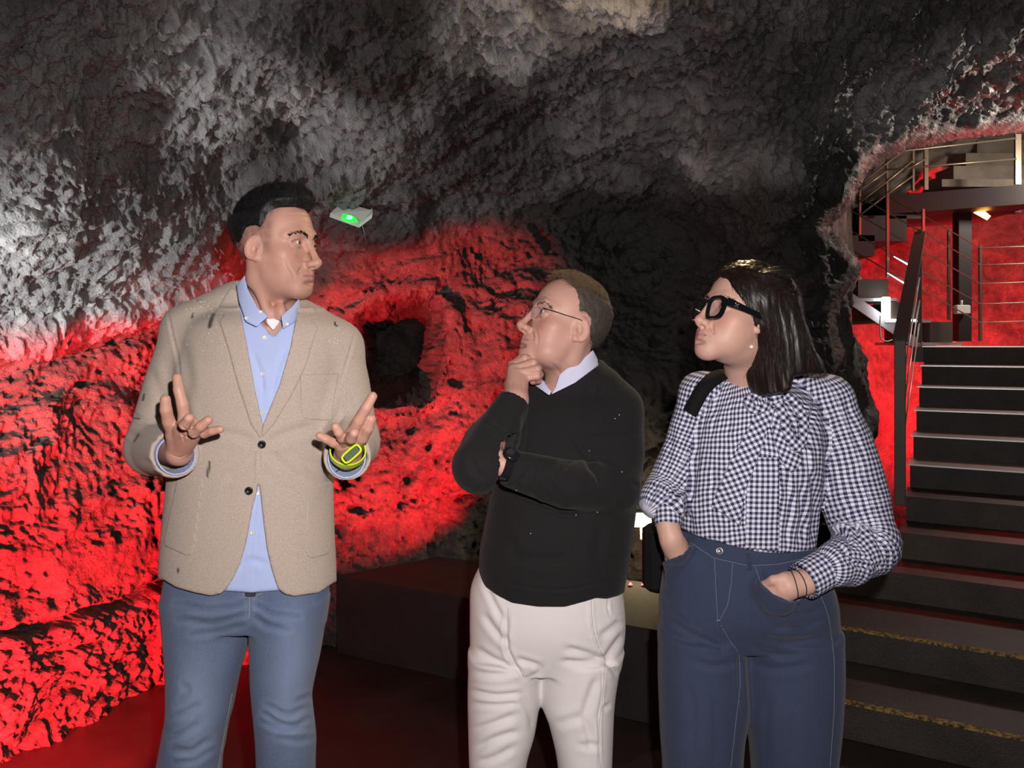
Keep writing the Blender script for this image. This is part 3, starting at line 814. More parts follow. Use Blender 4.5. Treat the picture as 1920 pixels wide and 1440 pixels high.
class Head:
    def __init__(s, c, fwd, k=1.0, roll=0.0, **p):
        s.c, s.R, s.k, s.p = np.asarray(c, float), frame_from(fwd, roll), k, p
        s.prims = [(op, q.xf(s.c, s.R, k), kk * k) for op, q, kk in head_prims(p)]
    def w(s, q): return s.c + s.k * np.asarray(q, float) @ s.R.T
    def loc(s, V): return (np.asarray(V) - s.c) @ s.R / s.k
    def put(s, F):
        for op, q, kk in s.prims: (F.add if op == '+' else F.cut)(q, kk)
    def tint(s, V, base, stub=0.0, cheeks=0.25, lips=(0.50, 0.20, 0.19), fade=None):
        q = s.loc(V); x, y, z = np.abs(q[:, 0]), q[:, 1], q[:, 2]
        base = np.asarray(base); C = np.repeat(base[None], len(V), 0)
        def blend(m, col): 
            nonlocal C
            C = C * (1 - m[:, None]) + np.asarray(col) * m[:, None]
        n = fbm(q * 60, 2) * 0.5
        blend(np.exp(-(((x - .045) / .022) ** 2 + ((z + .035) / .02) ** 2)) * (y > 0.03) * cheeks, base * (1.05, .72, .70))
        blend(np.exp(-((x / .014) ** 2 + ((z + .04) / .014) ** 2)) * (y > 0.09) * cheeks, base * (1.05, .72, .70))
        blend(np.clip((x - .07) / .012, 0, 1) * (np.abs(z + .01) < .05) * 0.3, base * (1.02, .70, .66))
        if stub:
            m = sstep(-0.045, -0.060, z + 0.02 * np.clip(.07 - y, 0, .07) / .07 * -1) * sstep(0.0, 0.02, y + 0.0) * sstep(-0.155, -0.125, z)
            m = m * (0.7 + 0.6 * n); blend(np.clip(m * stub, 0, 1), base * (.52, .50, .54))
        mz, mw = s.p.get('mouth_z', -0.072), s.p.get('mouth_w', .024)
        lp = s.p.get('lip', 1.0)
        m = sstep(1.15, 0.85, np.sqrt((x / (mw * 1.02)) ** 2 + ((z - mz + .0015) / (.0088 * lp * np.clip(1.08 - (x / mw) ** 2 * .75, .2, 1))) ** 2)) * (y > 0.075)
        blend(m * 0.85, lips)
        m = np.exp(-((z - mz + .001) / .0011) ** 2) * (x < mw) * (y > .078); blend(m * .7, np.asarray(lips) * .3)
        # lid rims / lashes
        for e in (1, -1):
            dx, dz = q[:, 0] - e * .0315, z
            r = np.sqrt((dx / .0135) ** 2 + ((dz - 0.001) / .0066) ** 2)
            blend(np.exp(-((r - 1) / .16) ** 2) * (y > .078) * 0.75 * np.where(dz > -0.001, 1, .35), base * (.22, .15, .14))
            blend(np.exp(-(((dx) / .02) ** 2 + ((dz + .002) / .014) ** 2)) * (y > .06) * .28, base * (.72, .55, .55))
        if fade is not None: blend(np.clip(fade(q) * (0.85 + n), 0, 1), base * (.20, .19, .22))
        return np.clip(C, 0, 1)
    def eyes(s, parent, iris=(0.06, 0.03, 0.015), look=(0, 0)):
        for e in (1, -1):
            c = s.w((e * 0.0315, 0.0790, 0.0))
            g = s.R @ np.array([math.sin(look[0]), math.cos(look[0]) * math.cos(look[1]), math.sin(look[1])])
            b = MB(); r = 0.0122 * s.k
            prof = [(r * math.sin(a), r * math.cos(a)) for a in np.linspace(math.pi * 0.98, 0.46, 14)]
            b.disc(c, g, 0, 0, 20, prof); ob = b.build('eye', M_EYEW, parent, smooth=True)
            b = MB(); prof = [(r * math.sin(a), r * math.cos(a) * 1.0) for a in np.linspace(0.47, 0.20, 5)]; b.disc(c + g * r * .012, g, 0, 0, 20, prof)
            b.build('iris', plain('iris', iris, 0.08), ob, smooth=True)
            b = MB(); prof = [(r * math.sin(a), r * math.cos(a)) for a in np.linspace(0.205, 0.01, 4)]; b.disc(c + g * r * .02, g, 0, 0, 16, prof)
            b.build('pupil', M_PUPIL, ob, smooth=True)
M_EYEW = plain('eye_white', (0.62, 0.56, 0.54), 0.12)
M_PUPIL = plain('pupil', (0.004, 0.004, 0.004), 0.04)
def strands(name, V, N, dirs, length, rad, mat, parent, n=2500, curl=0.25, segs=3, droop=0.0, seed=1, pick=None, hug=0.7):
    """many thin tapered hairs as one mesh part"""
    r = np.random.default_rng(seed)
    idx = np.arange(len(V)) if pick is None else np.nonzero(pick)[0]
    idx = r.choice(idx, n)
    P, Nn, D = V[idx], N[idx], dirs[idx]
    Ln = (length[idx] if np.ndim(length) else np.full(n, length)) * r.uniform(0.6, 1.15, n)
    D = D + r.normal(size=D.shape) * curl; D -= Nn * (D * Nn).sum(1)[:, None] * hug
    D /= np.linalg.norm(D, axis=1)[:, None] + 1e-9
    side = np.cross(D, Nn); side /= np.linalg.norm(side, axis=1)[:, None] + 1e-9
    VV, FF = [], []
    m = segs + 1
    for i in range(m):
        t = i / segs
        c = P + D * (Ln * t)[:, None] + Nn * (0.0022 * math.sin(t * 2.4) - 0.001)
        c[:, 2] -= droop * Ln * t * t
        rr = rad * (1 - 0.8 * t)
        for a in range(3):
            an = 2 * math.pi * a / 3
            VV.append(c + side * (rr * math.cos(an)) + Nn * (rr * math.sin(an)))
    VV = np.stack(VV, 1).reshape(-1, 3)
    base = np.arange(n)[:, None] * (m * 3)
    for i in range(segs):
        for a in range(3):
            b_ = (a + 1) % 3
            FF.append(np.concatenate([base + i * 3 + a, base + i * 3 + b_, base + i * 3 + 3 + b_, base + i * 3 + 3 + a], 1))
    return obj(name, VV, np.vstack(FF).astype(np.int32), mat, parent, smooth=True, kind='stuff')
def brow(H, parent, mat, pts, n=160, length=0.009, rad=0.00045, seed=2, bv=None):
    """eyebrow hairs on both sides; pts in head frame (x,z)"""
    for e in (1, -1):
        P, D = [], []
        pts_ = smooth_poly(pts, 10)
        for x, z in pts_:
            o = H.w((e * x, 0.16, z)); d = H.R @ np.array([0, -1.0, 0])
            h = bv.ray_cast(Vector(o), Vector(d))
            if h[0] is not None: P.append(np.array(h[0]))
        P = np.array(P); T = np.gradient(P, axis=0)
        r = np.random.default_rng(seed + e); i = r.integers(0, len(P) - 1, n)
        up = H.R[:, 2]
        base = P[i] + up * r.uniform(-0.0035, 0.0035, n)[:, None] * H.k * (1 - 0.5 * (i / len(P)))[:, None] + H.R[:, 1] * 0.0004
        dirs = T[i] / (np.linalg.norm(T[i], axis=1)[:, None] + 1e-9) + up * 0.35
        Nn = np.repeat(H.R[:, 1][None], n, 0)
        strands('eyebrow', base, Nn, dirs, length * H.k, rad, mat, parent, n, 0.2, 2, seed=seed)
def fine_axis(lo, hi, fine, h=0.002, H_=0.009):
    """grid coordinates: step h inside the listed ranges, H_ elsewhere"""
    out = [lo]; x = lo
    while x < hi:
        d = min([0 if a <= x <= b else (a - x if x < a else 9) for a, b in fine] or [9])
        x += h if d <= 1e-9 else min(H_, max(h, d * 0.5 + h))
        out.append(x)
    return np.array(out)
def patch(base_f, h, poly_px, thick, under=0.003, rnd=0.002, front=None, relax=1, near=None):
    """a cloth piece lying on a garment: pixel outline, raised by thick over the garment's surface; returns mesh"""
    poly = np.asarray(poly_px, float)
    F = base_f
    def fn(D, X, Y, Z):
        X, Y, Z = np.broadcast_arrays(X, Y, Z)
        px = CX + X / Y * FOC; py = HY - (Z - CAMH) / Y * FOC
        sd = polysd(px, py, poly) / FOC * Y
        d = np.maximum(np.maximum(D - thick, -(D + under)), sd)
        if front is not None: d = np.maximum(d, Y - front)
        if near is not None: d = np.maximum(d, near - Y)
        return d
    X, Y, Z = F.ax[0][:, None, None], F.ax[1][None, :, None], F.ax[2][None, None, :]
    # crop to the patch
    g = Field(*F.ax)
    pxr = (poly[:, 0].min() - 6, poly[:, 0].max() + 6); pyr = (poly[:, 1].min() - 6, poly[:, 1].max() + 6)
    Yr = (F.ax[1][0], front if front is not None else F.ax[1][-1])
    xs = [(p - CX) / FOC * y for p in pxr for y in Yr]; zs = [CAMH - (p - HY) / FOC * y for p in pyr for y in Yr]
    sl = F._sl((min(xs), Yr[0], min(zs)), (max(xs), Yr[1], max(zs)), 0.004)
    c = Field(F.ax[0][sl[0]], F.ax[1][sl[1]], F.ax[2][sl[2]]); c.D = F.D[sl].copy()
    # resample finer
    f = Field(*[np.arange(a[0], a[-1], h) for a in c.ax])
    for ax in range(3):
        i = np.interp(f.ax[ax], c.ax[ax], np.arange(len(c.ax[ax]))); i0 = np.clip(i.astype(int), 0, len(c.ax[ax]) - 2); t = (i - i0).astype(np.float32)
        shp = [1, 1, 1]; shp[ax] = -1
        c.D = np.take(c.D, i0, ax) * (1 - t.reshape(shp)) + np.take(c.D, i0 + 1, ax) * t.reshape(shp)
    f.D = c.D; f.apply(fn)
    return f.mesh(relax)
def finger(pts, r0, r1=None):
    """four joints, swelling a little at the knuckles"""
    p = np.asarray(pts, float); r1 = r1 or r0 * 0.78
    q, r = [], []
    n = len(p)
    for i in range(n - 1):
        for t in (0, 0.5):
            q.append(p[i] + (p[i + 1] - p[i]) * t)
            u = (i + t) / (n - 1)
            r.append(lerp(r0, r1, u) * (1.04 if t == 0 else 0.95))
    q.append(p[-1]); r.append(r1 * 0.93)
    return Caps(q, r)
def px3(lst): return np.array([at(*q) for q in lst])
def cloth_mat(name, base, weave=900, rough=0.85, var=0.12, bstr=0.25, sheen=0.1):
    t = NT(name); P = t.coord()
    n = t.noise(P, weave, 2, 0.6); m = t.noise(P, 5, 3, 0.6)
    c = t.mix(t.math('MULTIPLY', n, 1.0), tuple(q * (1 - var) for q in base) + (1,), tuple(min(q * (1 + var), 1) for q in base) + (1,))
    c = t.mix(t.math('MULTIPLY', m, 0.25), c, tuple(q * 0.86 for q in base) + (1,))
    return t.set(c, rough, 0, t.bump(n, bstr, 0.0012), 0.2, **{'Sheen Weight': sheen})
def denim_mat(name, dark, light, fade_attr=True):
    t = NT(name); P = t.coord()
    n = t.noise(t.mapping(P, (900, 900, 260)), 1.0, 3, 0.7); m = t.noise(P, 7, 4, 0.6)
    f = t.math('ADD', t.math('MULTIPLY', t.attr('fade', 'Fac'), 0.75), t.math('MULTIPLY', m, 0.3))
    c = t.mix(f, (*dark, 1), (*light, 1))
    c = t.mix(t.math('MULTIPLY', t.ramp(n, [(0.35, 0.0), (0.7, 1.0)]), 0.22), c, tuple(min(q * 1.9, 1) for q in light) + (1,))
    return t.set(c, 0.85, 0, t.bump(n, 0.3, 0.001), 0.15, **{'Sheen Weight': 0.1})
def shoe(parent, cx, cy, yaw, mat, sole, L=0.29):
    R = np.array(Matrix.Rotation(yaw, 3, 'Z'))
    c = np.array([cx, cy, 0.0])
    def T(p): return c + R @ np.asarray(p, float)
    F = Field.box((cx - .22, cy - .22, -0.0), (cx + .22, cy + .22, .16), 0.005)
    F.add(Ell(T((0, -0.05, 0.045)), (0.045, 0.12, 0.04), R), 0.03); F.add(Ell(T((0, -0.12, 0.035)), (0.05, 0.065, 0.032), R), 0.03)
    F.add(Caps([T((0, 0.045, 0.05)), T((0, 0.045, 0.10))], [0.04, 0.042]), 0.03)
    F.apply(lambda D, X, Y, Z: np.maximum(D, 0.014 - Z))
    V, Q = F.mesh(1); o = obj('shoe', V, Q, mat, parent)
    F = Field.box((cx - .22, cy - .22, -0.01), (cx + .22, cy + .22, .03), 0.004)
    F.add(Ell(T((0, -0.05, 0.012)), (0.047, 0.125, 0.05), R), 0.01); F.add(Ell(T((0, -0.12, 0.012)), (0.052, 0.068, 0.05), R), 0.02)
    F.apply(lambda D, X, Y, Z: np.maximum(np.maximum(D, Z - 0.016), 0.001 - Z))
    V, Q = F.mesh(0); obj('sole', V, Q, sole, o)
M_SHOE = plain('shoe_leather', (0.03, 0.02, 0.015), 0.45); M_SOLE = plain('shoe_sole', (0.35, 0.33, 0.3), 0.7)
class Half:
    """half-space beyond a plane (n points to the side taken), limited to a ball"""
    def __init__(s, c, n, R): s.c = np.asarray(c, float); s.n = np.asarray(n, float) / np.linalg.norm(n); s.R = R
    def bounds(s): return s.c - s.R, s.c + s.R
    def __call__(s, X, Y, Z):
        x, y, z = X - s.c[0], Y - s.c[1], Z - s.c[2]
        return np.maximum(-(x * s.n[0] + y * s.n[1] + z * s.n[2]), np.sqrt(x * x + y * y + z * z) - s.R)
def px_cut(F, poly, front=None, rnd=0.0):
    """remove what projects into a pixel polygon (only nearer than depth front)"""
    poly = np.asarray(poly, float)
    Yr = (float(F.ax[1][0]), float(front if front is not None else F.ax[1][-1]))
    pxr = (poly[:, 0].min(), poly[:, 0].max()); pyr = (poly[:, 1].min(), poly[:, 1].max())
    xs = [(p - CX) / FOC * y for p in pxr for y in Yr]; zs = [CAMH - (p - HY) / FOC * y for p in pyr for y in Yr]
    sl = F._sl((min(xs), Yr[0], min(zs)), (max(xs), Yr[1], max(zs)), 0.01)
    X, Y, Z = np.broadcast_arrays(*F.grid(sl))
    sd = polysd(CX + X / Y * FOC, HY - (Z - CAMH) / Y * FOC, poly) / FOC * Y
    if front is not None: sd = np.maximum(sd, Y - front)
    F.D[sl] = np.maximum(F.D[sl], -sd); return F
def px_keep(F, poly):
    X, Y, Z = np.broadcast_arrays(F.ax[0][:, None, None], F.ax[1][None, :, None], F.ax[2][None, None, :])
    sd = polysd(CX + X / Y * FOC, HY - (Z - CAMH) / Y * FOC, np.asarray(poly, float)) / FOC * Y
    F.D = np.maximum(F.D, sd).astype(np.float32); return F
def sew(name, bv, lines, mat, parent, rad=0.0007, lift=0.0006, step=4.0, **kw):
    b = MB()
    for ln in lines:
        p = surf_line(bv, ln, lift, step)
        if len(p) > 1: b.tube(p, rad, 5)
    return b.build(name, mat, parent, smooth=True, **kw) if b.V else None
def buttons(bv, pts, r, mat, parent, lift=0.001, name='button', h=0.003, **kw):
    for q in pts:
        p, n = hit(bv, *q)
        if p is None: continue
        b = MB(); b.disc(p + n * lift, n, r, h, 18)
        b.build(name, mat, parent, smooth=True, **kw)

def person_field(H, xs, ys, zs, legs, torso, shoulders, neck, arms):
    """one continuous figure: legs, trunk, neck, arms to the wrists and the head"""
    F = Field(xs, ys, zs)
    for p in legs: F.add(Caps(px3(p), [.062, .045, .034]), .02)
    F.add(Caps(px3(torso), .078), .05); F.add(Caps(px3(shoulders), [.042, .07, .042]), .04)
    F.add(Caps([at(*neck[0][:3]), at(*neck[1][:3]), H.w(neck[2][:3])], [q[3] for q in neck]), .03)
    for a in arms: F.add(Caps(px3([q[:3] for q in a]), [q[3] for q in a]), .008)
    H.put(F)
    return F
GLASS = NT('spectacle_lens')
GLASS.t.nodes.remove(GLASS.b)
_tr = GLASS.n('ShaderNodeBsdfTransparent'); _tr.inputs[0].default_value = (.93, .93, .95, 1)
_gl = GLASS.n('ShaderNodeBsdfGlossy'); _gl.inputs[1].default_value = .03
_mx = GLASS.n('ShaderNodeMixShader'); _mx.inputs[0].default_value = .07; GLASS.l(_tr.outputs[0], _mx.inputs[1]); GLASS.l(_gl.outputs[0], _mx.inputs[2]); GLASS.l(_mx.outputs[0], GLASS.out.inputs[0])
M_LENS = GLASS.m
def lens_outline(cx, cz, hw, hh, n=28, p=3.0, taper=0.0, tilt=0.0):
    out = []
    for a in np.linspace(0, 2 * math.pi, n, endpoint=False):
        c, s_ = math.cos(a), math.sin(a)
        x = hw * math.copysign(abs(c) ** (2 / p), c); z = hh * math.copysign(abs(s_) ** (2 / p), s_)
        x *= 1 + taper * z / hh
        out.append((cx + x, cz + z + tilt * x))
    return np.array(out)

# ================================================================== MAN IN THE TAN BLAZER
def build_man1():
    SK = np.array((0.50, 0.275, 0.212))
    skin = skin_mat('skin_tanned', SK)
    foot = at(462, 1931, 1.76); foot[2] = 0
    H = Head(at(511, 461, 1.72), (0.955, -0.297, 0.0), 0.94, width=0.95, eye_open=.0042, brow=1.25, nose=0.94, jaw=1.02)
    # ---- body, one continuous surface
    RW, LW = at(336, 848, 1.535), at(651, 856, 1.545)
    Rf = {'thumb': ([(325, 815, 1.505), (316, 790, 1.48), (311, 768, 1.465), (310, 749, 1.46)], .0125, .0100),
          'index': ([(346, 788, 1.465), (342, 758, 1.455), (335, 731, 1.455), (332, 708, 1.46)], .0112, .0090),
          'middle': ([(358, 792, 1.458), (349, 796, 1.425), (346, 796, 1.40), (354, 784, 1.388)], .0108, .0092),
          'ring': ([(366, 800, 1.458), (364, 811, 1.432), (377, 799, 1.418), (390, 788, 1.413)], .0104, .0086),
          'little': ([(372, 808, 1.468), (383, 813, 1.45), (398, 808, 1.44), (413, 805, 1.436)], .0094, .0074)}
    Lf = {'thumb': ([(664, 838, 1.515), (680, 820, 1.485), (690, 802, 1.468), (696, 786, 1.46)], .0125, .0098),
          'index': ([(659, 814, 1.475), (673, 788, 1.456), (687, 764, 1.446), (699, 743, 1.444)], .0115, .0090),
          'middle': ([(653, 820, 1.470), (655, 822, 1.435), (659, 822, 1.412), (664, 812, 1.398)], .0108, .0092),
          'ring': ([(645, 826, 1.472), (641, 820, 1.44), (635, 810, 1.425), (629, 800, 1.42)], .0102, .0084),
          'little': ([(637, 836, 1.485), (624, 830, 1.468), (611, 823, 1.458), (599, 817, 1.452)], .0094, .0074)}
    zr = lambda a, b, Y=1.72: (CAMH - (b - HY) / FOC * Y, CAMH - (a - HY) / FOC * Y)
    xr = lambda a, b, Y=1.72: ((a - CX) / FOC * Y, (b - CX) / FOC * Y)
    xs = fine_axis(-0.90, -0.18, [xr(425, 615), xr(298, 425, 1.48), xr(590, 708, 1.48)], .0020, .010)
    ys = fine_axis(1.355, 1.90, [(1.37, 1.57), (1.575, 1.86)], .0021, .010)
    zs = fine_axis(0.0, 1.90, [zr(340, 640), zr(698, 880, 1.46)], .0019, .011)
    F = Field(xs, ys, zs)
    for lg in ([(392, 1120, 1.77), (375, 1280, 1.755), (357, 1440, 1.755), (357, 1700, 1.79), (360, 1900, 1.80)], [(540, 1120, 1.77), (532, 1280, 1.75), (535, 1440, 1.75), (537, 1700, 1.775), (535, 1900, 1.78)]):
        F.add(Caps(px3(lg), [.060, .050, .044, .040, .034]), .02)
    F.add(Caps(px3([(465, 1080, 1.76), (470, 900, 1.76), (480, 720, 1.76)]), [.085, .085, .085]), .05)
    F.add(Caps(px3([(370, 625, 1.77), (480, 650, 1.76), (620, 655, 1.77)]), [.045, .07, .045]), .04)
    F.add(Caps([at(503, 640, 1.765), at(509, 560, 1.755), H.w((0, -.010, -.050))], [.062, .052, .043]), .015)
    F.add(Caps([H.w((.050, -.010, -.075)), at(505, 600, 1.70)], [.010, .010]), .012)
    F.add(Ell(at(527, 585, 1.700), (.012, .012, .018)), .02)
    for sh, el, w_ in (((362, 625, 1.77), (292, 838, 1.70), RW), ((632, 650, 1.77), (660, 828, 1.71), LW)):
        F.add(Caps([at(*sh), at((sh[0] + el[0]) / 2 - 0, (sh[1] + el[1]) / 2, 1.765), at(*el)], [.040, .036, .034]), .01); F.add(Caps([at(*el), w_], [.034, .0265]), .01)
    H.put(F)
    for W, FS in ((RW, Rf), (LW, Lf)):
        ks = ('index', 'middle', 'ring', 'little')
        for i, f in enumerate(ks):
            b = at(*FS[f][0][0]); F.add(Caps([W + (b - W) * .0, W + (b - W) * .55, b], [.0180, .0150, FS[f][1] * 1.06]), .006)
        tb = at(*FS['thumb'][0][0]); F.add(Caps([W, (W + tb) / 2, tb], [.0175, .0175, .0145]), .007)
        F.add(Caps([W + (tb - W) * .5, (tb + at(*FS['index'][0][0])) / 2], [.013, .011]), .008)
        for f, (pts, r0, r1) in FS.items(): F.add(finger(px3(pts), r0, r1), .0035)
    V, Q = F.mesh(1); V, Q = drop_islands(V, Q)
    # palm lines
    V = creases(V, Q, [([(322, 792), (338, 806), (346, 830)], 1.6, .0016), ([(334, 812), (352, 820), (368, 814)], 1.5, .0014), ([(340, 798), (352, 806), (366, 806)], 1.4, .0012), ([(320, 852), (338, 858), (352, 850)], 1.4, .0012), ([(640, 842), (655, 838), (668, 845)], 1.3, .0010), ([(535, 490), (548, 512), (552, 524)], 2.5, .0010), ([(530, 404), (560, 402), (588, 406)], 1.5, .0005), ([(532, 420), (560, 417), (592, 422)], 1.5, .0005)])
    FP = [(.050, .078), (.043, .045), (.038, .018), (.034, -.016), (.021, -.018), (.011, .018), (-.012, .018), (-.026, -.015), (-.038, -.066), (-.07, -.078), (-.12, -.06), (-.12, .08)]
    fade = lambda q: .85 * sstep(.014, -.012, polysd(q[:, 1], q[:, 2], FP)) * (np.abs(q[:, 0]) > .03) * ~((np.abs(q[:, 0]) > .071) & (q[:, 2] < .014))
    body = obj('person', V, Q, skin, origin=foot, attrs={'tint': H.tint(V, SK, 0.30, 0.18, (0.40, 0.19, 0.17), fade)},
               label='man with short black hair in tan blazer and jeans, both open hands raised', cat='person')
    N = normals(V, Q); bv = bvh_of((V, Q))
    H.eyes(body, (0.10, 0.05, 0.025), (-0.10, 0.0))
    # ---- hair
    hm = hair_mat('hair_black', (0.007, 0.006, 0.007), 0.5)
    c0, c1 = H.w((0, -.13, -.12)), H.w((0, .13, .17))
    lo, hi = np.minimum(c0, c1) - .09, np.maximum(c0, c1) + .09
    G = Field.box(lo, hi, .003)
    for q, kk in ((Ell((0, -0.009, 0.036), (0.0785, 0.091, 0.089)), 0.02), (Ell((0, 0.034, 0.048), (0.066, 0.060, 0.070)), 0.03), (Ell((0, 0.020, 0.082), (0.054, 0.074, 0.050)), .03), (Ell((0, 0.054, 0.092), (0.044, 0.031, 0.030)), .03)):
        G.add(q.xf(H.c, H.R, H.k), kk)
    HP = smooth_poly([(.100, .086), (.080, .0805), (.058, .078), (.040, .070), (.036, .050), (.031, .030), (.028, .004), (.019, .000), (.011, .022), (-.012, .022), (-.026, -.012), (-.036, -.060), (-.075, -.072), (-.15, -.06), (-.16, .1), (-.05, .2), (.10, .19), (.135, .12)], 3, True)
    def region(D, X, Y, Z):
        X, Y, Z = np.broadcast_arrays(X, Y, Z)
        q = (np.stack([X, Y, Z], -1) - H.c) @ H.R / H.k
        n = fbm(np.stack([X, Y, Z], -1) * 70, 2) * .0016
        lowthin = .0085 * sstep(.06, -.03, q[..., 2])
        ps = polysd(q[..., 1], q[..., 2], HP)
        return np.maximum(D + lowthin + n + .010 * sstep(-.020, -.001, ps), ps * H.k + n)
    G.apply(region); HV, HQ = G.mesh(1); HV, HQ = drop_islands(HV, HQ)
    ho = obj('hair', HV, HQ, hm, body)
    HN = normals(HV, HQ); ql = H.loc(HV)
    flow = np.stack([0.25 * np.sign(ql[:, 0]) * np.clip(np.abs(ql[:, 0]) - .03, 0, .03) / .03, np.where(ql[:, 2] > .07, .45, -.55), np.where(ql[:, 2] > .07, .45, -.65)], 1)
    flow[:, 2] += np.where((ql[:, 1] > .06) & (ql[:, 2] > .07), .5, 0)
    strands('hair_strands', HV, HN, flow @ H.R.T, np.where(ql[:, 2] > .06, 0.017, .007), .00038, hm, ho, 9000, .22, 3, seed=4, pick=(HN * (HV - H.c)).sum(1) > 0.02)
    brow(H, body, hm, [(.011, .0135), (.024, .0195), (.040, .0205), (.052, .014)], 260, .0085, .00042, bv=bv)
    # ---- shirt
    JR = [prow(585, 402, 598, 1.765, .080), prow(612, 352, 640, 1.76, .102), prow(660, 340, 650, 1.755, .116), prow(700, 334, 646, 1.75, .120), prow(800, 327, 633, 1.75, .120), prow(900, 319, 623, 1.75, .121), prow(1000, 309, 625, 1.75, .123), prow(1060, 305, 628, 1.75, .123), prow(1122, 304, 629, 1.75, .121)]
    sc = cloth_mat('oxford_blue', (0.42, 0.50, 0.78), 1400, 0.8, 0.10, 0.15)
    h = .0042
    S = Field.box((-.80, 1.58, .93), (-.34, 1.92, 1.66), h)
    SR = [(r[0], r[1], r[2], r[3] - .016, r[4] - .016, r[5] - .016, r[6]) for r in JR]; SR[0] = (SR[0][0] - .002, *SR[0][1:])
    S.add(Loft(SR), .01); S.add(Caps(px3([(505, 640, 1.765), (504, 585, 1.755)]), [.075, .064]), .03)
    S.cut(Caps(px3([(508, 640, 1.745), (506, 540, 1.735)]), [.055, .063]), .004)
    px_cut(S, [(290, 1070), (350, 1085), (400, 1104), (425, 1108), (470, 1111), (522, 1107), (560, 1098), (610, 1080), (640, 1070), (640, 1300), (290, 1300)])
    px_cut(S, [(486, 603), (503, 588), (526, 590), (530, 612), (512, 632)], 1.70)
    SV, SQ = S.mesh(2)
    SV = creases(SV, SQ, [([(497, 640), (493, 720), (490, 800), (484, 905), (474, 1000), (463, 1106)], 2.0, .0012, .9), ([(518, 640), (512, 720), (505, 790)], 1.8, .0010, .5), ([(476, 1106), (482, 1020), (489, 950)], 1.8, .0010, .4), ([(470, 660), (485, 690), (492, 735)], 5, .003), ([(538, 650), (520, 690), (510, 740)], 5, .003), ([(445, 1070), (470, 1050), (500, 1060)], 6, .0025)])
    so = obj('shirt', SV, SQ, sc, body)
    sbv = bvh_of((SV, SQ))
    M_BTN = plain('button_white', (0.75, 0.74, 0.72), 0.25)
    buttons(sbv, [(497, 634), (494, 701), (491, 776), (481, 924), (475, 998)], .0052, M_BTN, so)
    # white undershirt at the throat
    U = Field.box(at(470, 640, 1.72) - .03, at(545, 585, 1.72) + (.03, .05, .05), .003)
    U.add(Caps(px3([(506, 640, 1.752), (506, 596, 1.750)]), [.070, .0625]), .01); px_keep(U, [(499, 592), (526, 592), (524, 606), (512, 620), (500, 606)])
    U.apply(lambda D, X, Y, Z: np.maximum(D, Y - 1.72))
    uv, uq = U.mesh(1); obj('undershirt', uv, uq, cloth_mat('undershirt_white', (0.8, 0.8, 0.8)), body)
    # collar leaves on a cone round the neck
    K = Field.box((-.64, 1.60, 1.48), (-.40, 1.86, 1.70), .004)
    K.add(Loft([prow(490, 452, 556, 1.752, .062), prow(520, 450, 558, 1.750, .064), prow(560, 444, 563, 1.747, .072), prow(600, 436, 572, 1.742, .088), prow(640, 424, 584, 1.740, .10)]), .001)
    for poly in ([(459, 516), (464, 541), (484, 578), (504, 592), (481, 613), (461, 603), (448, 566), (443, 535)], [(561, 558), (548, 574), (527, 592), (531, 617), (553, 604), (563, 580)]):
        v, q = patch(K, .0024, poly, .0050, .002, front=1.78); o = obj('collar', v, q, sc, so)
    kb = K.mesh(0); kbv = bvh_of(kb)
    buttons(kbv, [(465, 599), (490, 588), (535, 610)], .0042, M_BTN, so, .005)
    # ---- blazer
    jt = NT('wool_tan'); P = jt.coord()
    nn = jt.noise(jt.mapping(P, (1, 1, 1), (0, 0, .785)), 620, 3, .75); mm = jt.noise(P, 6, 3, .6)
    jc = jt.ramp(nn, [(.30, (.31, .245, .205)), (.52, (.475, .392, .335)), (.72, (.60, .515, .455))])
    jc = jt.mix(jt.math('MULTIPLY', mm, .25), jc, (.44, .35, .28, 1))
    # rain spots
    sp = jt.attr('wet', 'Fac'); jc = jt.mix(sp, jc, (.075, .055, .045, 1))
    wool = jt.set(jc, .88, 0, jt.bump(nn, .45, .0012), .15, **{'Sheen Weight': .15})
    J = Field.box((-.96, 1.46, .90), (-.24, 1.92, 1.70), h)
    J.add(Loft(JR), .01)
    J.add(Caps(px3([(448, 566, 1.775), (400, 590, 1.775), (354, 620, 1.77)]), [.046, .050, .056]), .03)
    J.add(Caps(px3([(560, 600, 1.78), (600, 622, 1.775), (634, 652, 1.77)]), [.042, .047, .053]), .03)
    J.add(Caps(px3([(445, 575, 1.80), (505, 570, 1.83), (560, 600, 1.80)]), [.045, .05, .042]), .03)
    arms = (([(360, 622, 1.77), (326, 722, 1.765), (291, 838, 1.715), (328, 852, 1.565)], [.060, .0615, .0590, .0460]),
            ([(630, 650, 1.77), (643, 722, 1.765), (659, 828, 1.715), (651, 856, 1.575)], [.056, .0585, .0575, .0460]))
    for pts, rr in arms: J.add(Caps(px3(pts[:3]), rr[:3]), .022); J.add(Caps(px3(pts[2:]), rr[2:]), .015)
    J0 = J.copy()
    J.cut(Loft(JR, -.0125), .002)
    J.cut(Caps(px3([(508, 640, 1.74), (506, 520, 1.735)]), [.066, .068]), .004)
    for (pts, rr), Wp in zip(arms, (RW, LW)):
        e, c = at(*pts[2]), at(*pts[3]); d = (c - e) / np.linalg.norm(c - e)
        J.cut(Half(c + d * .004, d + np.array([0, 0, .25]), .085), .002); J.cut(Caps([c - d * .07, c + d * .06], [.0370, .0385]), .002)
    VP = [(446, 545), (452, 590), (463, 645), (478, 730), (493, 797), (524, 722), (545, 650), (556, 590), (558, 560), (556, 470), (446, 470)]
    OP = [(486, 902), (480, 928), (473, 956), (462, 1017), (450, 1058), (437, 1085), (424, 1106), (424, 1180), (523, 1180), (523, 1108), (515, 1085), (508, 1062), (501, 1031), (495, 985), (490, 940)]
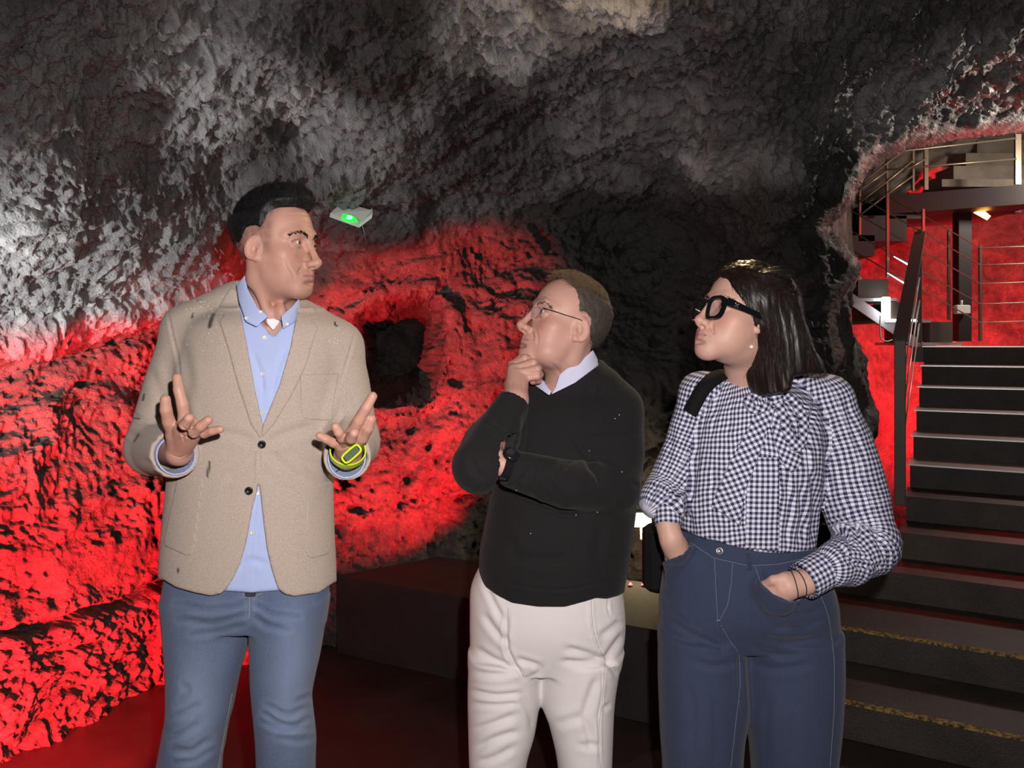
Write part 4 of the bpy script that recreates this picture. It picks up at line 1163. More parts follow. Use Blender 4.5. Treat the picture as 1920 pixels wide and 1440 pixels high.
    px_cut(J, smooth_poly(VP, 3, True), 1.76); px_cut(J, OP, 1.75)
    HEM = [(280, 1084), (305, 1086), (330, 1101), (365, 1111), (395, 1117), (415, 1113), (424, 1104), (523, 1104), (532, 1113), (552, 1118), (598, 1111), (626, 1092), (660, 1086), (660, 1300), (280, 1300)]
    px_cut(J, HEM)
    JV, JQ = J.mesh(2); JV, JQ = drop_islands(JV, JQ, min_faces=400)
    seams = [([(314, 584), (322, 625), (333, 672), (338, 712)], 2.2, .0030, .3), ([(667, 621), (655, 665), (640, 716), (630, 770)], 2.2, .0030, .3),
             ([(485, 838), (485, 870), (486, 902)], 1.8, .0022, .8)]
    folds = [([(240, 770), (270, 790), (305, 798)], 5, .004), ([(243, 790), (275, 806), (302, 810)], 5, .004), ([(238, 812), (262, 822), (300, 822)], 5, .0035), ([(262, 860), (285, 872), (300, 885)], 6, .003),
             ([(640, 735), (648, 770), (628, 800)], 5, .004), ([(665, 740), (655, 780), (650, 800)], 5, .003), ([(690, 850), (680, 872), (660, 890)], 5, .003), ([(695, 800), (688, 815), (680, 830)], 5, .0025),
             ([(500, 835), (540, 812), (590, 800)], 9, .0045), ([(500, 845), (535, 875), (570, 905)], 9, .0035), ([(488, 845), (455, 880), (420, 900)], 9, .003), ([(480, 830), (440, 815), (400, 812)], 8, .003),
             ([(330, 720), (350, 790), (345, 850)], 9, .005), ([(340, 640), (352, 700), (350, 760)], 10, .003), ([(610, 860), (620, 900), (618, 960)], 7, .003), ([(330, 900), (340, 960), (330, 1040)], 9, .002), ([(590, 880), (560, 860), (530, 850)], 8, .002), ([(280, 690), (300, 740), (300, 770)], 8, .003), ([(560, 690), (575, 760), (610, 790)], 10, .0025)]
    JV = creases(JV, JQ, seams + folds)
    px, py = topx(JV); front = JV[:, 1] < 1.74
    wet = np.zeros(len(JV))
    for ln, wd in (([(400, 590), (396, 600), (393, 612)], 3.2), ([(362, 590), (360, 595)], 2.6), ([(628, 606), (631, 610)], 2.6), ([(358, 563), (375, 561)], 2.0), ([(270, 740), (268, 750)], 1.6), ([(260, 815), (252, 827)], 2.0), ([(393, 866), (391, 880), (389, 892)], 1.9), ([(334, 1068), (334, 1073)], 1.8), ([(290, 885), (300, 890)], 3.0), ([(240, 783), (262, 785)], 1.2), ([(318, 782), (300, 780)], 1.2)):
        d, _ = segdist(px, py, ln); wet = np.maximum(wet, sstep(wd + 1.2, wd - .6, d) * front)
    jo = obj('blazer', JV, JQ, wool, body, attrs={'wet': wet})
    M_BLK = plain('button_black', (0.012, 0.012, 0.013), 0.3)
    # lapels and pockets: separate cloth pieces
    for nm, poly in (('lapel', [(445, 545), (452, 590), (463, 645), (478, 730), (493, 797), (488, 822), (470, 795), (446, 722), (428, 655), (411, 603), (421, 590), (402, 590), (420, 558), (433, 538)]),
                     ('lapel', [(558, 562), (556, 590), (545, 650), (524, 722), (493, 797), (490, 822), (512, 798), (545, 745), (572, 690), (597, 612), (583, 600), (600, 596), (585, 575), (566, 560)])):
        v, q = patch(J0, .0030, poly, .0064, .002, front=1.78, relax=2); obj(nm, v, q, wool, jo, attrs={'wet': np.zeros(len(v))})
    PK = lambda a, b, c, d, r=10: [a, b, (b[0] + (c[0] - b[0]) * .95, b[1] + (c[1] - b[1]) * .90), (c[0] - 5, c[1] - 3), (c[0] - 14, c[1] + 1), (d[0] + 14, d[1] + 1), (d[0] + 4, d[1] - 4), (a[0] + (d[0] - a[0]) * .95, a[1] + (d[1] - a[1]) * .90)]
    for poly in (PK((334, 888), (384, 897), (365, 1042), (306, 1028)), PK((575, 912), (622, 900), (622, 1040), (572, 1047)), [(562, 701), (636, 700), (620, 788), (590, 788), (566, 785)]):
        v, q = patch(J0, .0030, poly, .0030, .002, front=1.74, relax=2, near=1.608); obj('patch_pocket', v, q, wool, jo, attrs={'wet': np.zeros(len(v))})
    jbv = bvh_of((JV, JQ))
    buttons(jbv, [(491, 833), (467, 920)], .0082, M_BLK, jo, .001, h=.004, label='black horn button')
    # droplets caught by the flash
    b = MB(); r = np.random.default_rng(2)
    for i in range(46):
        q = (r.normal(372, 22), r.normal(572, 10)) if i < 18 else (r.uniform(350, 430), r.uniform(575, 660)) if i < 34 else (r.normal(632, 6), r.normal(620, 16))
        p, n = hit(jbv, *q)
        if p is not None: b.disc(p, n, .0011, .0009, 6)
    b.build('water_drops', plain('water_drop', (.8, .8, .8), .02, 0, 1.0), jo, smooth=True, kind='stuff')
    # shirt cuffs
    for (pts, rr), Wp in zip(arms, (RW, LW)):
        e, c = at(*pts[2]), at(*pts[3]); d = (c - e) / np.linalg.norm(c - e); c = c - (0, 0, .001)
        Cf = Field.box(c - .075, c + .075, .0024)
        Cf.add(Caps([c - d * .05, c + d * .05], [.0362, .0374]), .001); Cf.cut(Caps([c - d * .09, c + d * .09], [.0332, .0340]), .001)
        Cf.cut(Half(c + d * .013, d + np.array([0, 0, .35]), .12), .001); Cf.cut(Half(c - d * .04, -d, .12), .001)
        v, q = Cf.mesh(1); obj('shirt_cuff', v, q, sc, so)
    # neon wristband with its clip
    e, c = at(*arms[1][0][2]), at(*arms[1][0][3]); d = (c - e) / np.linalg.norm(c - e)
    neon = plain('neon_yellow', (0.55, 0.75, 0.02), 0.25)
    cc = at(652, 848, 1.53); ax = (at(655, 822, 1.47) - LW); ax /= np.linalg.norm(ax)
    u = np.cross(ax, (1.0, 0, 0)); u /= np.linalg.norm(u); v_ = np.cross(ax, u)
    Wb = MB()
    ang = np.linspace(0, 2 * math.pi, 40, endpoint=False)
    ring = lambda r, o: np.array([cc + ax * o + r * (math.cos(a) * u * .92 + math.sin(a) * v_ * 1.05) for a in ang])
    R4 = [ring(.0305, -.009), ring(.0328, -.009), ring(.0328, .009), ring(.0305, .009)]
    Wb.add(np.vstack(R4), [(k * 40 + j, k * 40 + (j + 1) % 40, ((k + 1) % 4) * 40 + (j + 1) % 40, ((k + 1) % 4) * 40 + j) for k in range(4) for j in range(40)])
    wb = Wb.build('wristband', neon, body, smooth=False, label='neon yellow plastic wristband')
    b = MB(); A_, B_ = at(644, 864, 1.478), at(674, 838, 1.478); t_ = (B_ - A_) / np.linalg.norm(B_ - A_); n_ = np.array([0, -1.0, .15]); n_ /= np.linalg.norm(n_); s_ = np.cross(t_, n_)
    m_ = (A_ + B_) / 2; L_ = np.linalg.norm(B_ - A_) / 2
    loop = [m_ + t_ * L_ * math.copysign(abs(math.cos(a)) ** .5, math.cos(a)) + s_ * .0085 * math.copysign(abs(math.sin(a)) ** .5, math.sin(a)) for a in np.linspace(0, 2 * math.pi, 28, endpoint=False)]
    b.tube(loop, .0022, 8, True); b.build('clip_frame', neon, wb, smooth=True)
    b = MB(); b.box(m_ + n_ * -.001, (L_ * .8, .0015, .006), np.stack([t_, n_, s_], 1), .0007); b.build('clip_window', plain('clip_grey', (.10, .12, .09), .15), wb)
    # ---- jeans
    dn = denim_mat('denim_mid_blue', (0.045, 0.064, 0.120), (0.165, 0.212, 0.318))
    T = Field.box((-.80, 1.60, .06), (-.34, 1.92, 1.06), .0052)
    T.add(Loft([prow(1040, 320, 612, 1.755, .085), prow(1085, 311, 615, 1.755, .095), prow(1120, 308, 615, 1.755, .106), prow(1165, 313, 608, 1.755, .088)]), .01)
    T.add(Loft([prow(1120, 309, 470, 1.76, .10), prow(1180, 312, 467, 1.755, .096), prow(1230, 316, 457, 1.75, .090), prow(1270, 318, 445, 1.745, .086), prow(1330, 317, 433, 1.74, .081), prow(1360, 312, 425, 1.74, .078), prow(1400, 304, 418, 1.745, .075), prow(1440, 299, 412, 1.75, .073), prow(1550, 302, 410, 1.77, .070), prow(1700, 314, 402, 1.79, .064), prow(1850, 322, 396, 1.80, .058), prow(1905, 324, 396, 1.80, .058)]), .015)
    T.add(Loft([prow(1120, 471, 614, 1.76, .10), prow(1180, 472, 606, 1.75, .096), prow(1230, 473, 598, 1.745, .090), prow(1270, 474, 589, 1.74, .086), prow(1310, 477, 582, 1.735, .081), prow(1345, 480, 585, 1.735, .079), prow(1390, 483, 590, 1.74, .076), prow(1440, 485, 589, 1.745, .074), prow(1550, 488, 588, 1.76, .070), prow(1700, 493, 577, 1.775, .064), prow(1850, 500, 570, 1.78, .058), prow(1905, 502, 570, 1.78, .058)]), .015)
    TV, TQ = T.mesh(2)
    fl = [([(330, 1130), (390, 1142), (440, 1135), (466, 1122)], 7, .005), ([(335, 1160), (400, 1168), (462, 1148)], 7, .004), ([(360, 1188), (420, 1180), (460, 1168)], 7, .004), ([(478, 1130), (510, 1150), (560, 1155)], 7, .004), ([(476, 1150), (500, 1172), (540, 1180)], 7, .004), ([(468, 1112), (468, 1135), (467, 1160)], 2.5, .004),
          ([(330, 1322), (350, 1300), (345, 1280)], 6, .004), ([(320, 1345), (350, 1335), (375, 1320)], 6, .005), ([(318, 1385), (350, 1372), (375, 1355)], 6, .005), ([(325, 1405), (360, 1410), (395, 1385)], 7, .006), ([(330, 1428), (365, 1425), (400, 1402)], 6, .004),
          ([(495, 1335), (520, 1355), (555, 1360), (580, 1345)], 5, .0065), ([(490, 1350), (530, 1368), (580, 1362)], 5, .005), ([(500, 1320), (540, 1340), (578, 1322)], 5, .004), ([(555, 1315), (575, 1308), (588, 1300)], 5, .004), ([(520, 1380), (560, 1388), (588, 1380)], 6, .003)]
    TV = creases(TV, TQ, fl)
    px, py = topx(TV)
    fade_ = np.clip(fbm(TV * np.array([16, 16, 5]), 3) * .16 + np.exp(-(((px - 372) / 42) ** 2 + ((py - 1330) / 130) ** 2)) * .9 + np.exp(-(((px - 552) / 36) ** 2 + ((py - 1290) / 130) ** 2)) * .95 + .18, 0, 1)
    for pts, wd, *_ in fl:
        d, _t = segdist(px, py, pts); fade_ += .22 * np.exp(-((d - 8) / 5) ** 2) - .18 * np.exp(-(d / 4) ** 2)
    to = obj('jeans', TV, TQ, dn, body, attrs={'fade': np.clip(fade_, 0, 1)})
    tb = bvh_of((TV, TQ))
    th = plain('denim_thread', (.30, .27, .20), .8)
    for ln in ([(467, 1118), (468, 1145), (467, 1162)], [(435, 1300), (424, 1355), (414, 1410), (408, 1445)], [(453, 1113), (475, 1118), (492, 1112)]): sew('stitching', tb, [ln], th, to, .0008)
    p, n = hit(tb, 470, 1112)
    b = MB(); b.box(p + n * .001, (.011, .003, .007), None, .0015); b.build('waistband_tab', plain('tab_dark', (.03, .03, .035), .6), to)
    shoe(body, *(at(352, 1900, 1.80)[:2]), -.15, M_SHOE, M_SOLE); shoe(body, *(at(538, 1900, 1.78)[:2]), .15, M_SHOE, M_SOLE)
    return body
MAN1 = build_man1()

# ================================================================== MAN IN THE BLACK SWEATER
def build_man2():
    SK = np.array((0.52, 0.295, 0.238))
    skin = skin_mat('skin_fair', SK)
    foot = at(1020, 1848, 1.87); foot[2] = 0
    H = Head(at(1065, 610, 1.85), (-.871, -.3525, .342), 0.955, width=1.0, brow=1.1, nose=0.95, jaw=1.0, jowl=1, lip=.85, eye_open=.0044, mouth_z=-.071, ear=1.08)
    WR, WL = at(967, 750, 1.715), at(942, 871, 1.660)
    zr = lambda a, b, Y=1.82: (CAMH - (b - HY) / FOC * Y, CAMH - (a - HY) / FOC * Y)
    xr = lambda a, b, Y=1.80: ((a - CX) / FOC * Y, (b - CX) / FOC * Y)
    xs = fine_axis(-.16, .32, [xr(935, 1146)], .0021, .010)
    ys = fine_axis(1.54, 2.03, [(1.70, 1.95)], .0021, .010)
    zs = fine_axis(0.0, 1.70, [zr(505, 770)], .0020, .011)
    F = person_field(H, xs, ys, zs,
        [[(945, 1120, 1.875), (935, 1440, 1.87), (940, 1800, 1.90)], [(1090, 1120, 1.875), (1096, 1440, 1.865), (1098, 1800, 1.88)]],
        [(1030, 1090, 1.88), (1045, 930, 1.88), (1060, 800, 1.88)], [(975, 775, 1.88), (1065, 790, 1.88), (1145, 770, 1.88)],
        [(1062, 775, 1.885, .062), (1066, 715, 1.875, .056), (0, -.015, -.045, .052)],
        [[(965, 780, 1.87, .038), (880, 878, 1.615, .033), (967, 750, 1.715, .0265)], [(1148, 775, 1.87, .038), (1148, 915, 1.785, .034), (942, 871, 1.660, .026), (915, 850, 1.70, .022)]])
    # the fist under the chin
    Kn = {'index': ([(961, 685, 1.795), (984, 672, 1.778), (1001, 675, 1.792), (997, 685, 1.81)], .0100, .0085),
          'middle': ([(963, 692, 1.775), (1000, 680, 1.762), (1009, 690, 1.782), (996, 697, 1.80)], .0103, .0086),
          'ring': ([(972, 700, 1.762), (1007, 692, 1.752), (1012, 702, 1.772), (998, 707, 1.79)], .0100, .0082),
          'little': ([(984, 709, 1.755), (1007, 705, 1.752), (1010, 713, 1.768), (999, 716, 1.782)], .0090, .0074),
          'thumb': ([(955, 722, 1.765), (958, 700, 1.79), (968, 680, 1.812), (982, 668, 1.815)], .0115, .0095)}
    for f, (pts, r0, r1) in Kn.items():
        b = at(*pts[0]); F.add(Caps([WR, WR + (b - WR) * .5, b], [.022, .0165, r0 * 1.08]), .010)
    for f, (pts, r0, r1) in Kn.items(): F.add(finger(px3(pts), r0, r1), .003)
    V, Q = F.mesh(1); V, Q = drop_islands(V, Q)
    V = creases(V, Q, [([(1004, 548), (1015, 560), (1032, 570)], 2, .0010), ([(1000, 545), (1012, 550), (1035, 562)], 2, .0009), ([(996, 532), (1012, 540), (1040, 556)], 2.4, .0008), ([(985, 545), (990, 552), (994, 560)], 1.5, .0008),
                       ([(1003, 612), (1008, 630), (1008, 648)], 2.2, .0014), ([(1025, 592), (1035, 600), (1040, 612)], 2, .0008), ([(1020, 598), (1030, 606)], 2, .0008), ([(1010, 597), (1022, 602)], 2.2, .0012),
                       ([(1030, 678), (1050, 700), (1055, 720)], 3, .0015), ([(1045, 670), (1065, 690), (1075, 700)], 3, .0012),
                       ([(958, 715), (962, 735)], 2, .0008), ([(968, 712), (972, 735)], 2, .0008), ([(979, 716), (980, 735)], 2, .0008)])
    body = obj('person', V, Q, skin, origin=foot, attrs={'tint': H.tint(V, SK, 0.16, 0.45, (0.42, 0.21, 0.20))},
               label='man in black sweater and cream trousers with rimless glasses, fist held under his chin', cat='person')
    bv = bvh_of((V, Q))
    H.eyes(body, (0.12, 0.14, 0.15), (0.0, 0.05))
    # ---- hair: grey cropped sides, thin fair top
    hm = hair_mat('hair_grey_brown', (0.060, 0.048, 0.040), 0.5, (240, 240, 40)); ht = hair_mat('hair_fair', (0.16, 0.10, 0.055), 0.5)
    c0 = H.c; G = Field.box(c0 - .17, c0 + .17, .003)
    for q, kk in ((Ell((0, -0.009, 0.036), (0.0800, 0.0895, 0.0885)), 0.02), (Ell((0, 0.030, 0.052), (0.060, 0.056, 0.066)), 0.03)): G.add(q.xf(H.c, H.R, H.k), kk)
    HP = smooth_poly([(.098, .096), (.078, .097), (.050, .094), (.044, .080), (.036, .052), (.031, .028), (.027, .000), (.019, -.002), (.010, .018), (-.012, .016), (-.022, -.010), (-.029, -.055), (-.05, -.080), (-.15, -.07), (-.16, .1), (-.05, .2), (.10, .19)], 3, True)
    def region(D, X, Y, Z):
        X, Y, Z = np.broadcast_arrays(X, Y, Z)
        q = (np.stack([X, Y, Z], -1) - H.c) @ H.R / H.k
        n = fbm(np.stack([X, Y, Z], -1) * 80, 2) * .0016
        ps = polysd(q[..., 1], q[..., 2], HP)
        return np.maximum(D + n + .0045 * sstep(-.018, -.001, ps), ps * H.k + n)
    G.apply(region); HV, HQ = G.mesh(1); HV, HQ = drop_islands(HV, HQ)
    ho = obj('hair', HV, HQ, hm, body)
    HN = normals(HV, HQ); ql = H.loc(HV)
    out = (HN * (HV - H.c)).sum(1) > 0.02
    flow = np.stack([0 * ql[:, 0], np.where(ql[:, 2] > .08, .9, -.75), np.where(ql[:, 2] > .08, .1, -.75)], 1)
    strands('hair_strands', HV, HN, flow @ H.R.T, .011, .00042, hm, ho, 7000, .25, 2, seed=5, pick=out & (ql[:, 2] < .088))
    fl2 = flow.copy(); fl2[:, 2] += .15
    strands('top_strands', HV, HN, fl2 @ H.R.T, .026, .00045, ht, ho, 3000, .22, 3, seed=6, pick=out & (ql[:, 2] > .078), droop=.1)['label'] = 'thin fair hair on top, brushed forward'
    brow(H, body, hair_mat('brow_grey', (.11, .085, .07)), [(.012, .014), (.026, .019), (.042, .019), (.052, .013)], 170, .008, .0004, bv=bv)
    # ---- rimless glasses
    fr = plain('wire_dark', (.02, .015, .015), .3, .6); gl = None
    b = MB()
    L = []
    T = lambda q: H.w(q)
    gr = MB(); gr.tube([T((.011, .107, .004)), T((0, .112, .008)), T((-.011, .107, .004))], .0009, 6)
    for e in (1, -1):
        gr_pts = [T((e * .055, .099, .004)), T((e * .063, .092, .005)), T((e * .073, .05, .006)), T((e * .079, .008, .008)), T((e * .079, -.012, .000)), T((e * .078, -.018, -.010))]
        L.append(gr_pts)
    g0 = gr.build('glasses', fr, body, smooth=True, label='rimless glasses with thin dark temples')
    for pts in L:
        m = MB(); m.tube(smooth_poly(pts, 4), .0010, 6); m.build('temple', fr, g0, smooth=True)
    for e in (1, -1):
        o2 = lens_outline(e * .0335, -.006, .0225, .0140, 28, 2.8)
        f_ = [T((x, .107 - .0025 * abs(x) / .03 - max(0, abs(x) - .045) * .4, z)) for x, z in o2]; bk = [p + H.R[:, 1] * -.0016 for p in f_]
        n = len(f_); m = MB(); m.add(f_ + bk, [tuple(range(n)), tuple(range(2 * n - 1, n - 1, -1))] + [(j, n + j, n + (j + 1) % n, (j + 1) % n) for j in range(n)])
        lo = m.build('lens', M_LENS, g0)
        m = MB(); m.tube(f_, .00035, 4, True); m.build('lens_edge', plain('lens_edge', (.5, .5, .52), .1), lo, smooth=True)
        m = MB(); m.tube([T((e * .010, .110, .000)), T((e * .011, .103, -.006)), T((e * .012, .098, -.012))], [.0008, .0012, .0016], 6); m.build('nose_pad', M_LENS, g0, smooth=True)
    # ---- sweater
    h = .0044
    SR = [prow(684, 1036, 1124, 1.885, .064), prow(705, 1016, 1138, 1.885, .070), prow(735, 985, 1155, 1.885, .075), prow(765, 950, 1185, 1.88, .098), prow(810, 935, 1196, 1.875, .118), prow(870, 925, 1196, 1.87, .130), prow(930, 918, 1194, 1.865, .140), prow(990, 907, 1187, 1.862, .148), prow(1040, 898, 1180, 1.862, .150), prow(1090, 901, 1171, 1.865, .148), prow(1150, 912, 1162, 1.87, .140)]
    S = Field.box((-.20, 1.49, .84), (.36, 2.04, 1.52), h)
    S.add(Loft(SR), .01)
    S.add(Caps(px3([(1092, 706, 1.885), (1130, 728, 1.885), (1156, 765, 1.88)]), [.040, .050, .057]), .03)
    S.add(Caps(px3([(1045, 725, 1.89), (1005, 745, 1.885), (968, 785, 1.875)]), [.040, .048, .055]), .03)
    S.add(Caps(px3([(1030, 725, 1.89), (1070, 712, 1.93), (1100, 706, 1.90)]), [.042, .045, .042]), .03)
    S.add(Caps(px3([(1156, 770, 1.88), (1160, 850, 1.835), (1152, 915, 1.785)]), [.058, .058, .056]), .025)
    S.add(Caps(px3([(1152, 915, 1.785), (1060, 908, 1.70), (952, 877, 1.655)]), [.056, .052, .0385]), .012)
    S.add(Caps(px3([(965, 782, 1.875), (915, 835, 1.74), (900, 874, 1.62)]), [.056, .056, .055]), .02)
    S.add(Caps(px3([(900, 874, 1.62), (931, 815, 1.665), (964, 752, 1.712)]), [.055, .047, .0355]), .010)
    S0 = S.copy()
    # cuffs open
    for e_, c_, rr in ((at(931, 815, 1.665), at(964, 752, 1.712), .0280), (at(1060, 908, 1.70), at(952, 877, 1.655), .0300)):
        d = (c_ - e_) / np.linalg.norm(c_ - e_); S.cut(Half(c_, d, .075), .0015); S.cut(Caps([c_ - d * .05, c_ + d * .05], rr), .0015)
    px_cut(S, [(1001, 716), (1033, 737), (1123, 683), (1120, 600), (1000, 600)], 1.90)
    px_cut(S, [(870, 1088), (905, 1096), (930, 1115), (960, 1130), (1010, 1137), (1060, 1137), (1100, 1126), (1118, 1120), (1138, 1122), (1160, 1116), (1190, 1100), (1190, 1250), (870, 1250)])
    V, Q = S.mesh(2); V, Q = drop_islands(V, Q, min_faces=400)
    V = creases(V, Q, [([(957, 931), (985, 945), (1030, 958), (1072, 969), (1111, 962)], 4, .006, .2),
        ([(1018, 868), (1008, 890), (1012, 920), (1040, 955)], 4, .006, .6), ([(1038, 868), (1026, 885), (1040, 915), (1065, 945)], 4, .006, .6), ([(1000, 875), (975, 905), (960, 925)], 5, .004), ([(1060, 880), (1065, 870), (1072, 862)], 4, .005),
        ([(1075, 815), (1095, 850), (1115, 880)], 6, .006), ([(1100, 812), (1140, 808), (1185, 806)], 5, .004), ([(1095, 845), (1115, 855), (1125, 858)], 4, .005), ([(1100, 870), (1120, 890), (1130, 915)], 6, .005),
        ([(1110, 720), (1100, 750), (1095, 790)], 6, .003), ([(1130, 725), (1118, 745), (1110, 765)], 5, .003), ([(1130, 735), (1122, 750)], 4, .003),
        ([(905, 790), (930, 800), (945, 815)], 5, .004), ([(930, 770), (940, 790), (938, 810)], 5, .003), ([(880, 850), (890, 880), (910, 900)], 7, .004), ([(985, 770), (985, 820), (975, 850)], 7, .004),
        ([(903, 1066), (935, 1085), (980, 1100), (1060, 1106), (1120, 1094), (1168, 1082)], 2.4, .0035, .5), ([(1185, 905), (1200, 915)], 4, .004), ([(960, 1040), (1010, 1050), (1060, 1046)], 9, .004), ([(930, 990), (960, 1020), (970, 1060)], 10, .003), ([(1130, 980), (1120, 1040), (1130, 1080)], 10, .004),
        ([(998, 721), (1033, 744), (1080, 720), (1125, 692)], 1.6, .0016, .5), ([(1150, 940), (1168, 960), (1185, 965)], 6, .004)])
    t = NT('black_knit'); P = t.coord()
    kn = t.noise(t.mapping(P, (1, 1, .6)), 700, 2, .6); n2 = t.noise(P, 40, 3, .6)
    c = t.mix(kn, (0.005, 0.0044, 0.005, 1), (0.020, 0.0175, 0.019, 1))
    so = obj('sweater', V, Q, t.set(c, .9, 0, t.bump(kn, .4, .001), .2, **{'Sheen Weight': .05, 'Sheen Roughness': .5}), body)
    sbv = bvh_of((V, Q))
    b = MB()
    for q in [(1161, 778), (1153, 785), (1105, 845), (1080, 965), (968, 919), (1166, 885), (995, 1000), (1120, 960)]:
        p, n = hit(sbv, *q)
        if p is not None: b.disc(p, n, .0011, .0008, 6)
    b.build('water_drops', plain('water_drop_b', (.8, .8, .8), .02, 0, 1.0), so, smooth=True, kind='stuff')
    # ---- shirt at the throat
    sc = cloth_mat('shirt_lilac', (0.60, 0.60, 0.78), 1500, .8, .06, .12)
    K = Field.box(at(990, 760, 1.86) - (0, .16, 0), at(1135, 640, 1.86) + (.02, .16, .02), .004)
    K.add(Loft([prow(640, 1028, 1116, 1.875, .056), prow(670, 1024, 1116, 1.872, .060), prow(700, 1010, 1122, 1.868, .074), prow(740, 992, 1138, 1.862, .094), prow(765, 980, 1150, 1.86, .10)]), .001)
    for poly in ([(1112, 656), (1125, 683), (1078, 718), (1033, 740), (1041, 726), (1049, 702), (1061, 692), (1090, 676)], [(1008, 697), (1014, 706), (1021, 719), (1034, 734), (1030, 742), (1002, 722), (1000, 712)]):
        v, q = patch(K, .0024, poly, .0045, .002, front=1.90); o = obj('shirt_collar', v, q, sc, body)
    SS = Field.box(at(985, 780, 1.86) - (0, .12, 0), at(1130, 690, 1.86) + (0, .12, 0), .004)
    SS.add(Loft([(z, cx, cy, a - .012, bf - .014, bb - .014, n) for z, cx, cy, a, bf, bb, n in SR]), .01); px_cut(SS, [(1005, 690), (1033, 734), (1046, 726), (1110, 680), (1100, 600), (1000, 600)], 1.95)
    v, q = SS.mesh(1); obj('shirt', v, q, sc, body)
    # ---- watch on the left wrist
    bk = plain('watch_black', (.010, .010, .012), .25); d = at(952, 877, 1.655) - at(1060, 908, 1.70); d /= np.linalg.norm(d)
    c = at(946, 873, 1.652)
    u = np.cross(d, (0, 0, 1.0)); u /= np.linalg.norm(u); v_ = np.cross(u, d)
    if u[1] > 0: u = -u
    if v_[2] < 0: v_ = -v_
    ang = np.linspace(0, 2 * math.pi, 36, endpoint=False)
    ring = lambda r, o: np.array([c + d * o + r * (math.cos(a) * u + math.sin(a) * v_) for a in ang])
    R4 = [ring(.0285, -.010), ring(.0315, -.010), ring(.0315, .010), ring(.0285, .010)]
    m = MB(); m.add(np.vstack(R4), [(k * 36 + j, k * 36 + (j + 1) % 36, ((k + 1) % 4) * 36 + (j + 1) % 36, ((k + 1) % 4) * 36 + j) for k in range(4) for j in range(36)])
    wo = m.build('wristwatch', bk, body, smooth=False, label='black wristwatch')
    nrm = v_ * .80 + u * .6; nrm /= np.linalg.norm(nrm)
    m = MB(); m.disc(c + nrm * .028, nrm, .0185, .010, 28, [(.0175, 0), (.0185, .002), (.0185, .007), (.0165, .0095)]); m.build('case', bk, wo, smooth=True)
    m = MB(); m.disc(c + nrm * .0376, nrm, .0155, .0005, 28, [(.0158, 0), (.0150, .0006)]); m.build('dial', plain('watch_dial', (.012, .014, .02), .08), wo)
    # ---- trousers
    tm = cloth_mat('cream_cotton', (0.70, 0.655, 0.64), 1300, .8, .05, .10)
    T_ = Field.box((-.12, 1.66, .05), (.30, 2.03, 1.02), .0050)
    T_.add(Loft([prow(1060, 900, 1160, 1.872, .126), prow(1100, 883, 1166, 1.872, .130), prow(1150, 881, 1171, 1.872, .130), prow(1190, 881, 1171, 1.872, .120), prow(1240, 882, 1163, 1.872, .098)]), .01)
    T_.add(Loft([prow(1220, 879, 1018, 1.872, .112), prow(1290, 877, 1016, 1.868, .104), prow(1320, 877, 1011, 1.865, .101), prow(1370, 878, 1003, 1.862, .097), prow(1440, 880, 986, 1.862, .092), prow(1560, 886, 985, 1.875, .085), prow(1700, 896, 985, 1.89, .078), prow(1822, 904, 980, 1.90, .072)]), .015)
    T_.add(Loft([prow(1220, 1007, 1167, 1.872, .112), prow(1280, 1009, 1156, 1.868, .106), prow(1320, 1016, 1151, 1.862, .102), prow(1360, 1030, 1149, 1.858, .098), prow(1440, 1046, 1146, 1.855, .093), prow(1560, 1050, 1142, 1.865, .086), prow(1700, 1058, 1138, 1.875, .078), prow(1822, 1062, 1134, 1.88, .072)]), .015)
    V, Q = T_.mesh(2)
    fl = [([(952, 1150), (950, 1210), (965, 1245), (985, 1275)], 4, .006, .6), ([(905, 1085), (925, 1130), (945, 1165)], 5, .004), ([(905, 1150), (930, 1185), (955, 1210)], 6, .005), ([(890, 1215), (930, 1240), (975, 1255)], 6, .006), ([(885, 1260), (930, 1265), (975, 1255)], 6, .006), ([(882, 1295), (930, 1305), (980, 1300)], 5, .0065), ([(885, 1320), (930, 1322), (975, 1318)], 5, .004),
          ([(885, 1370), (930, 1355), (970, 1340)], 6, .006), ([(890, 1405), (930, 1385), (975, 1372)], 6, .006), ([(895, 1430), (930, 1420), (965, 1400)], 6, .005), ([(965, 1235), (1000, 1245), (1012, 1250)], 5, .005), ([(985, 1275), (1010, 1262), (1015, 1245)], 5, .004), ([(975, 1300), (995, 1340), (998, 1370)], 6, .004),
          ([(1108, 1122), (1110, 1170), (1120, 1210), (1134, 1237)], 1.8, .004, .8), ([(1060, 1215), (1095, 1225), (1134, 1237)], 6, .006), ([(1050, 1240), (1095, 1240), (1134, 1237)], 5, .004), ([(1134, 1237), (1150, 1215), (1168, 1190)], 6, .006), ([(1134, 1237), (1150, 1255), (1160, 1268)], 6, .006), ([(1130, 1240), (1128, 1300), (1122, 1350), (1124, 1440)], 2, .003, .7),
          ([(1120, 1270), (1105, 1310), (1095, 1345)], 7, .006), ([(1095, 1345), (1105, 1380), (1110, 1410)], 7, .005), ([(1130, 1330), (1145, 1320)], 4, .004), ([(1085, 1395), (1105, 1400), (1125, 1396)], 6, .004), ([(1040, 1360), (1070, 1350), (1095, 1345)], 8, .004), ([(1140, 1125), (1142, 1150), (1158, 1155), (1172, 1150)], 2, .003, .6), ([(1125, 1195), (1145, 1180), (1165, 1165)], 6, .004)]
    V = creases(V, Q, fl)
    to = obj('trousers', V, Q, tm, body)
    tb = bvh_of((V, Q)); th = plain('cream_thread', (.45, .42, .40), .8)
    sew('pocket_seam', tb, [[(1108, 1121), (1109, 1150), (1113, 1185), (1122, 1212), (1134, 1236)]], th, to, .0009)
